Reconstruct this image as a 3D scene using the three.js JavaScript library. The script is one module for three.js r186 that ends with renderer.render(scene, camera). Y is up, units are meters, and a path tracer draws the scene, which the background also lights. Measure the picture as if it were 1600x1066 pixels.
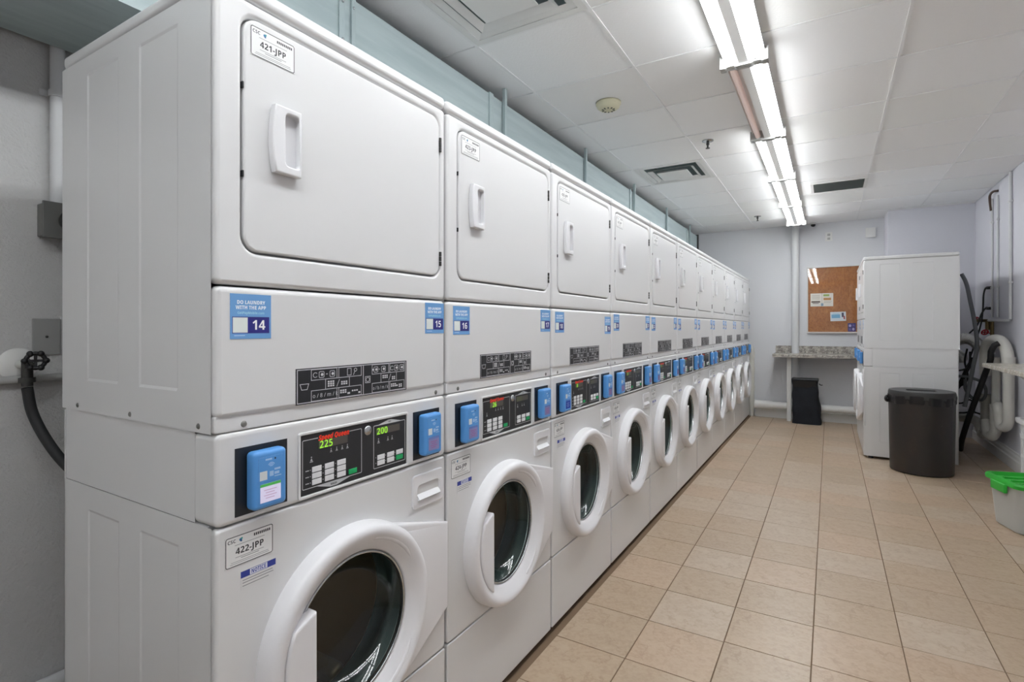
import * as THREE from 'three';
import { RoundedBoxGeometry } from 'three/addons/geometries/RoundedBoxGeometry.js';
import { mergeGeometries, toCreasedNormals } from 'three/addons/utils/BufferGeometryUtils.js';
import { RectAreaLightUniformsLib } from 'three/addons/lights/RectAreaLightUniformsLib.js';

// ---------------------------------------------------------------- camera, exposure
const scene = new THREE.Scene();
scene.background = new THREE.Color(0x000000);
const camera = new THREE.PerspectiveCamera(65.77, 1600 / 1066, 0.05, 60);
camera.position.set(0, 1.2622, 0);
camera.rotation.set(0, 0.5417, 0);
camera.setViewOffset(1600, 1066, 0, 21.5, 1600, 1066);      // a level camera with a slightly shifted lens
camera.updateProjectionMatrix();
const renderer = new THREE.WebGLRenderer({ antialias: true });
renderer.toneMapping = THREE.LinearToneMapping;
renderer.toneMappingExposure = 3.25;
renderer.shadowMap.enabled = true;
RectAreaLightUniformsLib.init();
const PANEL_LIGHT = 11;       // light of one fluorescent tube, leaving its lower outer flank
const FLANK = 0.95;           // how far that flank is turned outwards
const TUBE_GLOW = 5.0;        // glow of the tubes themselves
const TUBE_COLOR = [0.945, 0.975, 1.0];

// ---------------------------------------------------------------- helpers
// World: x = to the right across the room, y = up, z = -t where t is the distance down the aisle.
let seed = 7;
const rnd = () => { seed = (seed * 1664525 + 1013904223) >>> 0; return seed / 4294967296; };
const V = (x, y, t) => new THREE.Vector3(x, y, -t);
const taken = new Map();
function numbered(n) { const k = taken.get(n) ?? 0; taken.set(n, k + 1); return k ? `${n}_${String(k).padStart(3, '0')}` : n; }
function tag(o, label, category, group) { o.userData.label = label; o.userData.category = category; if (group) o.userData.group = group; return o; }
function shadow(o) { o.castShadow = true; o.receiveShadow = true; return o; }
function part(name, geo, mat, parent, label) {
  const m = shadow(new THREE.Mesh(geo, mat)); m.name = name; parent.add(m);
  if (label) m.userData.label = label;
  return m;
}
function thing(name, label, category, [x, y, t] = [0, 0, 0], turn = 0, group) {
  const g = new THREE.Group(); g.name = numbered(name); g.position.set(x, y, -t); g.rotation.y = turn; scene.add(g);
  return tag(g, label, category, group);
}
function single(name, geo, mat, label, category, group) {
  const m = shadow(new THREE.Mesh(geo, mat)); m.name = numbered(name); scene.add(m);
  return tag(m, label, category, group);
}
function struct(name, geo, mat, label) {
  const m = shadow(new THREE.Mesh(geo, mat)); m.name = name; m.userData.kind = 'structure'; if (label) m.userData.label = label; scene.add(m); return m;
}
const flat = (g) => { const n = g.index ? g.toNonIndexed() : g; for (const k of Object.keys(n.attributes)) if (!['position', 'normal', 'uv'].includes(k)) n.deleteAttribute(k); return n; };
const merge = (list) => mergeGeometries(list.map(flat));
const box = (x0, x1, y0, y1, z0, z1) => new THREE.BoxGeometry(x1 - x0, y1 - y0, z1 - z0).translate((x0 + x1) / 2, (y0 + y1) / 2, (z0 + z1) / 2);
const boxT = (x0, x1, y0, y1, t0, t1) => box(x0, x1, y0, y1, -t1, -t0);
const rbox = (x0, x1, y0, y1, z0, z1, r = 0.005, s = 2) => new RoundedBoxGeometry(x1 - x0, y1 - y0, z1 - z0, s, r).translate((x0 + x1) / 2, (y0 + y1) / 2, (z0 + z1) / 2);
function rectPath(p, x0, y0, x1, y1, r) {
  const q = [];
  if (r <= 0) q.push([x0, y0], [x1, y0], [x1, y1], [x0, y1]);
  else [[x1 - r, y0 + r, -1], [x1 - r, y1 - r, 0], [x0 + r, y1 - r, 1], [x0 + r, y0 + r, 2]].forEach(([cx, cy, k]) => { const n = r > 0.02 ? 6 : 3; for (let i = 0; i <= n; i++) { const a = (k + i / n) * Math.PI / 2; q.push([cx + r * Math.cos(a), cy + r * Math.sin(a)]); } });
  return p.setFromPoints(q.map(([x, y]) => new THREE.Vector2(x, y)));
}
const circlePath = (p, x, y, r, n = 64) => p.setFromPoints(Array.from({ length: n }, (_, i) => new THREE.Vector2(x + r * Math.cos(i / n * Math.PI * 2), y + r * Math.sin(i / n * Math.PI * 2))));
const rectShape = (x0, y0, x1, y1, r = 0) => rectPath(new THREE.Shape(), x0, y0, x1, y1, r);
function slab(shape, front, thick, b, curve = 8) {             // an extruded outline whose bevelled front face lies at z = front
  const g = new THREE.ExtrudeGeometry(shape, { depth: thick - 2 * b, bevelEnabled: b > 0, bevelSize: b, bevelThickness: b, bevelOffset: -b, bevelSegments: 3, curveSegments: curve });
  g.translate(0, 0, front - (thick - b));
  return softNormals(g);
}
function softNormals(src, limit = 1.1) {                         // smooth over bevels but weighted by area, so large faces stay flat
  const g = src.index ? src.toNonIndexed() : src, p = g.attributes.position, n = p.count / 3, fn = [], map = new Map(), out = new Float32Array(p.count * 3);
  const a = new THREE.Vector3(), b = new THREE.Vector3(), c = new THREE.Vector3();
  const key = (i) => `${Math.round(p.getX(i) * 2e5)},${Math.round(p.getY(i) * 2e5)},${Math.round(p.getZ(i) * 2e5)}`;
  for (let f = 0; f < n; f++) {
    a.fromBufferAttribute(p, 3 * f); b.fromBufferAttribute(p, 3 * f + 1).sub(a); c.fromBufferAttribute(p, 3 * f + 2).sub(a); b.cross(c); fn.push(b.clone());
    for (let k = 0; k < 3; k++) { const q = key(3 * f + k); if (!map.has(q)) map.set(q, []); map.get(q).push(f); }
  }
  const cl = Math.cos(limit), un = fn.map((v) => v.clone().normalize());
  for (let f = 0; f < n; f++) for (let k = 0; k < 3; k++) {
    a.set(0, 0, 0); for (const o of map.get(key(3 * f + k))) if (un[o].dot(un[f]) > cl) a.add(fn[o]);
    a.normalize(); out.set([a.x, a.y, a.z], 3 * (3 * f + k));
  }
  g.setAttribute('normal', new THREE.BufferAttribute(out, 3)); return g;
}
function metric(g, k = 1) {                                      // texture coordinates in metres, by the way each face points
  const f = flat(g), p = f.attributes.position, n = f.attributes.normal, uv = new Float32Array(p.count * 2);
  for (let i = 0; i < p.count; i++) { const x = Math.abs(n.getX(i)), y = Math.abs(n.getY(i)), z = Math.abs(n.getZ(i)); const q = y > x && y > z ? [p.getX(i), p.getZ(i)] : x > z ? [p.getZ(i), p.getY(i)] : [p.getX(i), p.getY(i)]; uv[2 * i] = q[0] * k; uv[2 * i + 1] = q[1] * k; }
  f.setAttribute('uv', new THREE.BufferAttribute(uv, 2)); return f;
}
const latheZ = (pts, seg = 48) => new THREE.LatheGeometry(pts.map(([r, z]) => new THREE.Vector2(r, z)), seg).rotateX(Math.PI / 2);
const latheY = (pts, seg = 40) => new THREE.LatheGeometry(pts.map(([r, y]) => new THREE.Vector2(r, y)), seg);
const tube = (pts, r, n = 40, m = 12) => new THREE.TubeGeometry(new THREE.CatmullRomCurve3(pts.map(([x, y, t]) => V(x, y, t)), false, 'centripetal'), n, r, m, false);
function rod(a, b, r, m = 14) {                                  // a capped straight rod between two points (x, y, t)
  const p = V(...a), q = V(...b), d = q.clone().sub(p), g = new THREE.CylinderGeometry(r, r, d.length(), m);
  g.applyQuaternion(new THREE.Quaternion().setFromUnitVectors(new THREE.Vector3(0, 1, 0), d.clone().normalize()));
  return g.translate(...p.add(q).multiplyScalar(0.5).toArray());
}
function embossed(w, h, rects, depth, bev) {                     // a sheet in x,y with pressed-in rectangles
  const xs = new Set([0, w]), ys = new Set([0, h]);
  for (const [a, b, c, d] of rects) { for (const v of [a, a + bev, c - bev, c]) xs.add(v); for (const v of [b, b + bev, d - bev, d]) ys.add(v); }
  const X = [...xs].sort((p, q) => p - q), Y = [...ys].sort((p, q) => p - q), pos = [], uv = [];
  const H = (x, y) => rects.some(([a, b, c, d]) => x > a + bev * 0.5 && x < c - bev * 0.5 && y > b + bev * 0.5 && y < d - bev * 0.5) ? -depth : 0;
  for (let i = 0; i + 1 < X.length; i++) for (let j = 0; j + 1 < Y.length; j++) {
    const q = [[X[i], Y[j]], [X[i + 1], Y[j]], [X[i + 1], Y[j + 1]], [X[i], Y[j + 1]]];
    for (const k of [0, 1, 2, 0, 2, 3]) { pos.push(q[k][0], q[k][1], H(...q[k])); uv.push(...q[k]); }
  }
  const g = new THREE.BufferGeometry();
  g.setAttribute('position', new THREE.Float32BufferAttribute(pos, 3)); g.setAttribute('uv', new THREE.Float32BufferAttribute(uv, 2)); g.computeVertexNormals();
  return g;
}

// ---------------------------------------------------------------- textures
function canvasTex(w, h, draw, srgb = true) {
  const c = document.createElement('canvas'); c.width = w; c.height = h; draw(c.getContext('2d'), w, h);
  const t = new THREE.CanvasTexture(c); if (srgb) t.colorSpace = THREE.SRGBColorSpace; t.anisotropy = 8; return t;
}
function noiseField(n, period, oct, s0) {                        // tileable value noise, 0..1
  const out = new Float32Array(n * n); let amp = 1, sum = 0;
  for (let o = 0; o < oct; o++) {
    const p = period << o, grid = new Float32Array(p * p); let s = (s0 + o * 977) >>> 0;
    for (let i = 0; i < p * p; i++) { s = (s * 1664525 + 1013904223) >>> 0; grid[i] = s / 4294967296; }
    for (let y = 0; y < n; y++) {
      const fy = (y / n) * p, y0 = Math.floor(fy), ty = fy - y0, sy = ty * ty * (3 - 2 * ty);
      for (let x = 0; x < n; x++) {
        const fx = (x / n) * p, x0 = Math.floor(fx), tx = fx - x0, sx = tx * tx * (3 - 2 * tx);
        const a = grid[(y0 % p) * p + (x0 % p)], b = grid[(y0 % p) * p + ((x0 + 1) % p)], c = grid[((y0 + 1) % p) * p + (x0 % p)], d = grid[((y0 + 1) % p) * p + ((x0 + 1) % p)];
        out[y * n + x] += amp * ((a + (b - a) * sx) * (1 - sy) + (c + (d - c) * sx) * sy);
      }
    }
    sum += amp; amp *= 0.55;
  }
  for (let i = 0; i < out.length; i++) out[i] /= sum;
  return out;
}
function dataTex(n, fn, srgb = true) {
  const d = new Uint8Array(n * n * 4);
  for (let i = 0; i < n * n; i++) { const [r, g, b] = fn(i % n, Math.floor(i / n), i); d[4 * i] = r; d[4 * i + 1] = g; d[4 * i + 2] = b; d[4 * i + 3] = 255; }
  const t = new THREE.DataTexture(d, n, n); t.wrapS = t.wrapT = THREE.RepeatWrapping; t.magFilter = THREE.LinearFilter; t.minFilter = THREE.LinearMipmapLinearFilter; t.generateMipmaps = true;
  if (srgb) t.colorSpace = THREE.SRGBColorSpace; t.needsUpdate = true; return t;
}
const lerp3 = (a, b, k) => a.map((v, i) => v + (b[i] - v) * Math.min(1, Math.max(0, k)));
const nA = noiseField(512, 6, 6, 11), nB = noiseField(512, 16, 5, 51), nC = noiseField(512, 64, 3, 91);
const tileMap = dataTex(512, (x, y, i) => {                      // beige ceramic with wispy veins and specks
  const vein = Math.exp(-Math.pow((nB[i] - 0.5) * 30, 2)) * (nA[i] > 0.55 ? 1 : 0.15);
  let c = lerp3([193, 175, 154], [185, 165, 143], (nC[i] - 0.35) * 2.6);
  c = lerp3(c, [198, 182, 162], (nB[i] - 0.52) * 2.4); c = lerp3(c, [160, 136, 112], vein * 0.34); c = lerp3(c, [166, 142, 120], nC[i] > 0.83 ? 0.3 : 0);
  return c;
});
const granite = (base, mid, dark, s) => dataTex(512, (x, y, i) => {
  const j = (i * 7 + s * 513) % (512 * 512);
  let c = lerp3(base, mid, (nB[i] - 0.42) * 5); c = lerp3(c, dark, (nC[i] - 0.60) * 9 * (nA[i] > 0.47 ? 1 : 0.35)); return lerp3(c, [205, 195, 180], nC[j] > 0.8 ? 0.6 : 0);
});
const graniteMap = granite([196, 190, 180], [150, 144, 138], [58, 54, 52], 3);
const graniteMap2 = granite([206, 200, 188], [184, 176, 162], [120, 112, 102], 9);
const bumpWall = dataTex(512, (x, y, i) => { const v = 255 * (0.6 * nC[i] + 0.4 * nB[i]); return [v, v, v]; }, false);
const fineBump = dataTex(512, (x, y, i) => { const v = 255 * nC[i]; return [v, v, v]; }, false);
const corkMap = dataTex(512, (x, y, i) => { let c = lerp3([176, 116, 62], [156, 96, 48], (nC[i] - 0.4) * 3.5); return lerp3(c, [190, 134, 80], (nB[i] - 0.5) * 2.2); });
const galvMap = dataTex(512, (x, y, i) => lerp3([182, 196, 197], [170, 185, 187], (nB[i] - 0.35) * 2.5));
const canMap = dataTex(512, (x, y, i) => { let c = lerp3([42, 40, 39], [50, 43, 39], (nA[i] - 0.35) * 3); return lerp3(c, [96, 92, 88], nC[i] > 0.86 ? 0.5 : 0); });
const clothMap = dataTex(256, (x, y) => { const v = (x + y) % 4 < 2 ? 3 : -2; return [24 + v, 28 + v, 36 + v]; });
const rep = (t, x, y) => { const c = t.clone(); c.repeat.set(x, y); c.needsUpdate = true; return c; };

// ---------------------------------------------------------------- materials
const std = (o) => new THREE.MeshStandardMaterial(o);
const phys = (o) => new THREE.MeshPhysicalMaterial(o);
const M = {
  enamel: phys({ color: 0xdfdfdf, roughness: 0.34, clearcoat: 0.25, clearcoatRoughness: 0.25 }),
  plastic: std({ color: 0xe6e6e8, roughness: 0.38 }),
  door: std({ color: 0xe8e7e9, roughness: 0.36 }),
  chrome: std({ color: 0xb9bbbd, roughness: 0.25, metalness: 1 }),
  dullMetal: std({ color: 0x8b8b88, roughness: 0.45, metalness: 0.8 }),
  darkMetal: std({ color: 0x4a4a48, roughness: 0.5, metalness: 0.6 }),
  black: std({ color: 0x17181b, roughness: 0.45 }),
  panelBlack: std({ color: 0x1c2026, roughness: 0.4 }),
  rubber: std({ color: 0x3a4444, roughness: 0.6 }),
  drum: std({ color: 0xa8937c, roughness: 0.42, metalness: 0.55 }),
  drumBack: std({ color: 0xb09a80, roughness: 0.4, metalness: 0.5 }),
  blue: std({ color: 0x589bdf, roughness: 0.38 }),
  green: std({ color: 0x14a862, roughness: 0.5 }),
  glass: phys({ color: 0xe4f2ee, roughness: 0.03, transmission: 1, thickness: 0, ior: 1.42 }),
  pane: phys({ color: 0xffffff, roughness: 0.02, transmission: 1, thickness: 0, ior: 1.5 }),
  grout: std({ color: 0x7b6651, roughness: 0.95 }),
  wall: std({ color: 0xdcdde0, roughness: 0.75, bumpMap: bumpWall, bumpScale: 0.0015 }),
  wallRight: std({ color: 0xdadae1, roughness: 0.75, bumpMap: bumpWall, bumpScale: 0.0015 }),
  wallLeft: std({ color: 0xcacac9, roughness: 0.7, bumpMap: rep(bumpWall, 2.5, 2.5), bumpScale: 0.004 }),
  panel: std({ color: 0xdedede, roughness: 0.85, bumpMap: rep(fineBump, 2, 2), bumpScale: 0.0006 }),
  gridBar: std({ color: 0xf0f0f0, roughness: 0.5 }),
  whitePaint: std({ color: 0xe6e6e4, roughness: 0.5 }),
  pipePaint: std({ color: 0xd9dadb, roughness: 0.5 }),
  pvc: std({ color: 0xdcdad2, roughness: 0.4 }),
  galv: std({ map: galvMap, roughness: 0.5, metalness: 0.12 }),
  cream: std({ color: 0xd9d5b8, roughness: 0.55 }),
  grayHose: std({ color: 0x6a6d70, roughness: 0.6 }),
  foil: std({ color: 0xd2d2d0, roughness: 0.3, metalness: 0.9 }),
  brass: std({ color: 0x7b6a48, roughness: 0.45, metalness: 0.7 }),
  red: std({ color: 0xb01f2c, roughness: 0.5 }),
  cordBlack: std({ color: 0x141416, roughness: 0.5 }),
  bracket: std({ color: 0xb9b9b6, roughness: 0.5 }),
  housing: std({ color: 0xf0f0ee, roughness: 0.45 }),
  tubeOn: std({ color: 0xffffff, emissive: new THREE.Color().setRGB(...TUBE_COLOR), emissiveIntensity: TUBE_GLOW, roughness: 0.4 }),
  tubeOff: std({ color: 0xeadbd4, roughness: 0.3, emissive: new THREE.Color().setRGB(0.9, 0.5, 0.4), emissiveIntensity: 0.04 }),
};

// ---------------------------------------------------------------- the room
const XL = -2.15, XR = 1.42, TB = 8.3, TF = -2.4, CEIL = 2.676;
const floor = struct('floor', boxT(XL, XR, -0.12, -0.0025, TF, TB), M.grout, 'beige ceramic tile floor with brown grout');
{
  const tm = [0xffffff, 0xf6f1ea, 0xfdf6f0, 0xf3efe9].map((c) => std({ color: c, map: tileMap, roughness: 0.34, bumpMap: fineBump, bumpScale: 0.0004 }));
  const S = 0.305, g = 0.0045, lines = [-0.958]; for (let j = 0; j < 8; j++) lines.push(-0.668 + S * j); lines[lines.length - 1] = XR - 0.006;
  const variants = new Map();
  const tileGeo = (w, d, v) => {
    const key = `${w.toFixed(3)}_${d.toFixed(3)}_${v}`;
    if (!variants.has(key)) {
      const geo = flat(slab(rectShape(-w / 2, -d / 2, w / 2, d / 2), 0, 0.008, 0.0012).rotateX(-Math.PI / 2));
      const p = geo.attributes.position, uv = new Float32Array(p.count * 2), a = (v * 0.37) % 1, b = (v * 0.61) % 1;
      for (let i = 0; i < p.count; i++) { uv[2 * i] = p.getX(i) * 1.25 + a; uv[2 * i + 1] = p.getZ(i) * 1.25 + b; }
      geo.setAttribute('uv', new THREE.BufferAttribute(uv, 2)); variants.set(key, geo);
    }
    return variants.get(key);
  };
  const shift = [0, 0, 0.004, 0.02, 0.028, 0.028, 0.028, 0.028];
  for (let j = 0; j + 1 < lines.length; j++) {
    const x0 = lines[j], x1 = lines[j + 1];
    for (let i = -9; i < 22; i++) {
      let t0 = 1.945 + shift[j] + S * i, t1 = t0 + S; if (t1 > TB - 0.01) t1 = TB - 0.01; if (t1 - t0 < 0.03) continue;
      const m = part('floor_tile', tileGeo(x1 - x0 - g, t1 - t0 - g, Math.floor(rnd() * 6)), tm[Math.floor(rnd() * 4)], floor);
      m.position.set((x0 + x1) / 2, 0, -(t0 + t1) / 2); m.rotation.y = 0;
    }
  }
}
const wallL = struct('wall_left', metric(boxT(XL - 0.12, XL, -0.12, CEIL + 0.12, TF - 0.12, TB + 0.12)), M.wallLeft, 'rough grey painted wall behind the machine row');
const wallR = struct('wall_right', metric(boxT(XR, XR + 0.12, -0.12, CEIL + 0.12, TF - 0.12, TB + 0.12)), M.wallRight, 'pale lavender grey wall with conduits');
struct('wall_back', metric(boxT(XL, XR, -0.12, CEIL + 0.12, TB, TB + 0.12)), M.wall, 'pale grey end wall with cork board');
struct('wall_corner', metric(boxT(0.605, XR - 0.0005, 0, CEIL, 7.85, TB - 0.0005)), M.wallRight, 'boxed-out pale lavender wall corner beside the end wall');
struct('wall_front', boxT(XL, XR, -0.12, CEIL + 0.12, TF - 0.12, TF), M.wall, 'pale grey wall');

// ceiling: 2 ft panels between narrow grid bars
const GX = [XL, -1.52, -0.91, -0.30, 0.31, 0.92, XR], GT = []; for (let k = -7; k <= 10; k++) GT.push(2.185 + 0.6096 * k);
GT[0] = TF; GT[GT.length - 1] = TB;
const VENTS = [[-1.215, GT[6] + 0.305, 0.24, 0.24], [-1.215, GT[11] + 0.305, 0.24, 0.24], [0.075, 6.18, 0.21, 0.183]];      // openings for air: centre x, centre t, half sizes
const slabShape = rectShape(XL, TF, XR, TB);
for (const [x, t, a, b] of VENTS) slabShape.holes.push(rectPath(new THREE.Path(), x - a, t - b, x + a, t + b, 0));
const ceiling = struct('ceiling', new THREE.ExtrudeGeometry(slabShape, { depth: 0.108, bevelEnabled: false }).rotateX(-Math.PI / 2).translate(0, CEIL + 0.012, 0), M.panel, 'suspended ceiling of square white panels');
const ventCells = new Set(['1_6', '1_11']);
{
  const tints = [0xf5f5f5, 0xf2f1f0, 0xf7f7f7, 0xf3f3f1].map((c) => std({ color: c, roughness: 0.85, bumpMap: rep(fineBump, 2, 2), bumpScale: 0.0006 }));
  const gs = new Map();
  for (let i = 0; i + 1 < GX.length; i++) for (let k = 0; k + 1 < GT.length; k++) {
    if (ventCells.has(`${i}_${k}`)) continue;
    const w = GX[i + 1] - GX[i] - 0.013, d = GT[k + 1] - GT[k] - 0.013, key = w.toFixed(3) + '_' + d.toFixed(3);
    if (!gs.has(key)) gs.set(key, slab(rectShape(-w / 2, -d / 2, w / 2, d / 2), 0, 0.012, 0.002).rotateX(Math.PI / 2));
    let geo = gs.get(key);
    if (i === 3 && k === 13) { const sh = rectShape(-w / 2, -d / 2, w / 2, d / 2), [vx, vt, va, vb] = VENTS[2], ox = vx - (GX[i] + GX[i + 1]) / 2, ot = (GT[k] + GT[k + 1]) / 2 - vt; sh.holes.push(rectPath(new THREE.Path(), ox - va, ot - vb, ox + va, ot + vb, 0)); geo = slab(sh, 0, 0.012, 0.002).rotateX(Math.PI / 2).scale(1, 1, 1); }
    const m = part('ceiling_panel', geo, tints[Math.floor(rnd() * 4)], ceiling);
    m.position.set((GX[i] + GX[i + 1]) / 2, CEIL, -(GT[k] + GT[k + 1]) / 2);
    m.rotation.set((rnd() - 0.5) * 0.004, 0, (rnd() - 0.5) * 0.004);
  }
  for (let i = 1; i + 1 < GX.length; i++) part('grid_bar', boxT(GX[i] - 0.007, GX[i] + 0.007, CEIL - 0.0035, CEIL + 0.012, TF, TB), M.gridBar, ceiling);
  for (let k = 1; k + 1 < GT.length; k++) for (let i = 0; i + 1 < GX.length; i++) part('grid_bar', boxT(GX[i] + 0.007, GX[i + 1] - 0.007, CEIL - 0.0032, CEIL + 0.011, GT[k] - 0.006, GT[k] + 0.006), M.gridBar, ceiling);
}
struct('baseboard_back', boxT(-0.9, 0.6, 0, 0.115, TB - 0.11, TB - 0.001), M.whitePaint, 'boxed white base along the end wall');
{
  const s = new THREE.Shape(); for (const [x, y] of [[0, 0], [0.03, 0], [0.03, 0.09], [0.022, 0.1], [0.022, 0.125], [0.012, 0.14], [0.012, 0.152], [0, 0.155]]) (x === 0 && y === 0 ? s.moveTo(0, 0) : s.lineTo(-x, y));
  const g = new THREE.ExtrudeGeometry(s, { depth: 7.84 - TF, bevelEnabled: false }); g.translate(XR, 0, -7.84);
  struct('baseboard_right', g, M.whitePaint, 'white stepped baseboard along the right wall');
}

// ---------------------------------------------------------------- fluorescent fittings in one long line
const FX = -0.37, FY = 2.618, TUBE_X = 0.062, TUBE_Y = -0.008;
function fitting(tMid, label, leftOn = true) {
  const g = thing('fluorescent_fixture', label, 'ceiling light', [FX, FY, tMid], 0, 'fluorescent fixtures end to end on the ceiling');
  const L = 1.214, h = L / 2;
  part('housing', merge([box(-0.022, 0.022, -0.026, CEIL - FY - 0.004, -h, h), box(-0.06, 0.06, CEIL - FY - 0.012, CEIL - FY - 0.004, -h, h)]), M.housing, g, 'white metal channel');
  for (const s of [-1, 1]) {
    const sh = new THREE.Shape(); sh.moveTo(s * 0.022, 0.02); sh.lineTo(s * 0.036, 0.036); sh.lineTo(s * 0.082, 0.036); sh.lineTo(s * 0.096, 0.014); sh.lineTo(s * 0.0975, 0.016); sh.lineTo(s * 0.084, 0.039); sh.lineTo(s * 0.034, 0.039); sh.lineTo(s * 0.022, 0.024);
    part('reflector', new THREE.ExtrudeGeometry(sh, { depth: L - 0.02, bevelEnabled: false }).translate(0, 0, -h + 0.01), M.housing, g, 'white folded reflector');
  }
  for (const e of [-1, 1]) {
    const sh = new THREE.Shape().setFromPoints([[-0.112, 0.03], [-0.112, -0.036], [-0.086, -0.038], [-0.077, -0.032], [-0.047, -0.032], [-0.036, -0.038], [0.036, -0.038], [0.047, -0.032], [0.077, -0.032], [0.086, -0.038], [0.112, -0.036], [0.112, 0.03]].map((q) => new THREE.Vector2(...q)));
    part('end_bracket', new THREE.ExtrudeGeometry(sh, { depth: 0.022, bevelEnabled: false }).translate(0, 0, e > 0 ? h - 0.022 : -h), M.bracket, g, 'white scalloped end bracket');
  }
  for (const s of [-1, 1]) {
    const on = s > 0 || leftOn;
    const t = part('lamp_tube', new THREE.CylinderGeometry(0.0175, 0.0175, L - 0.07, 18).rotateX(Math.PI / 2).translate(s * TUBE_X, TUBE_Y, 0), on ? M.tubeOn : M.tubeOff, g, on ? 'lit fluorescent tube' : 'dim pinkish tube that has gone out');
    for (const e of [-1, 1]) part('tube_cap', new THREE.CylinderGeometry(0.0178, 0.0178, 0.016, 18).rotateX(Math.PI / 2).translate(s * TUBE_X, TUBE_Y, e * (h - 0.027)), M.housing, t);
    if (on) {
      const a = new THREE.RectAreaLight(new THREE.Color().setRGB(...TUBE_COLOR), PANEL_LIGHT, 0.04, L - 0.06);
      a.name = 'tube_light'; a.position.set(s * (TUBE_X + 0.021 * Math.sin(FLANK)), TUBE_Y - 0.021 * Math.cos(FLANK), 0); a.rotation.set(-Math.PI / 2, 0, 0); a.rotateY(s * FLANK); g.add(a);
    }
  }
}
fitting(7.16, 'twin-tube ceiling light farthest away, above the end wall counter');
fitting(5.94, 'twin-tube ceiling light, second from the end wall, level with the return grille');
fitting(4.72, 'twin-tube ceiling light, third from the end wall, just beyond the dim tube');
fitting(3.50, 'twin-tube ceiling light whose left tube is out and pinkish', false);
fitting(2.28, 'twin-tube ceiling light nearest in view, cut by the top of the picture');
fitting(1.06, 'twin-tube ceiling light overhead, just before the nearest one in view');
fitting(-0.16, 'twin-tube ceiling light above the camera');
fitting(-1.38, 'twin-tube ceiling light behind the camera');

// ---------------------------------------------------------------- laundry machines
const W = 0.683, DOOR = [0.322, 0.552];                          // width; centre of the round door (u, y)
const dot = (c, x, y, r) => { c.beginPath(); c.arc(x, y, r, 0, Math.PI * 2); c.fill(); };
const rr = (c, x, y, w, h, r) => { c.beginPath(); c.moveTo(x + r, y); c.arcTo(x + w, y, x + w, y + h, r); c.arcTo(x + w, y + h, x, y + h, r); c.arcTo(x, y + h, x, y, r); c.arcTo(x, y, x + w, y, r); c.closePath(); };
const printed = (tex, o = {}) => std({ map: tex, roughness: 0.4, ...o });
const plateMat = (text) => printed(canvasTex(320, 190, (c, w, h) => {
  c.fillStyle = '#e9e9e8'; c.fillRect(0, 0, w, h); c.strokeStyle = '#4a4a4c'; c.lineWidth = 5; rr(c, 4, 4, w - 8, h - 8, 12); c.stroke();
  c.fillStyle = '#55575c'; c.font = 'bold 30px sans-serif'; c.fillText('CSC', 14, 42); c.fillStyle = '#2f6f9d'; dot(c, 98, 32, 9); c.fillStyle = '#2a9c93'; dot(c, 106, 26, 6); c.fillStyle = '#274f8a'; dot(c, 102, 40, 6);
  c.fillStyle = '#3a3a3d'; for (let i = 0; i < 9; i++) c.fillRect(186 + i * 13, 22, 9, 17);
  c.fillStyle = '#8a8a8c'; c.fillRect(60, 58, 200, 3); c.fillRect(64, 134, 190, 3); c.fillRect(100, 144, 120, 4); c.fillRect(36, 160, 250, 3); c.fillRect(30, 170, 260, 3);
  c.fillStyle = '#26262a'; c.font = 'bold 54px sans-serif'; c.textAlign = 'center'; c.fillText(text, w / 2, 118);
}));
const stickerMat = (num) => printed(canvasTex(256, 260, (c, w, h) => {
  c.fillStyle = '#6ea3da'; c.fillRect(0, 0, w, h);
  c.fillStyle = '#ffffff'; c.textAlign = 'center'; c.font = 'bold 28px sans-serif'; c.fillText('DO LAUNDRY', w / 2, 58); c.fillText('WITH THE APP', w / 2, 88);
  c.fillStyle = '#b8ecf2'; c.font = '20px sans-serif'; c.fillText('GetPayMobile.com', w / 2, 116);
  c.fillStyle = '#2b2a80'; c.fillRect(12, 132, w - 24, 96); c.fillStyle = '#e6ece8'; c.fillRect(16, 136, 90, 88);
  c.fillStyle = '#ffffff'; c.font = 'bold 78px sans-serif'; c.fillText(num, 176, 207);
  c.fillStyle = '#b9d4f2'; c.fillRect(24, 238, 66, 5);
}));
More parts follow.
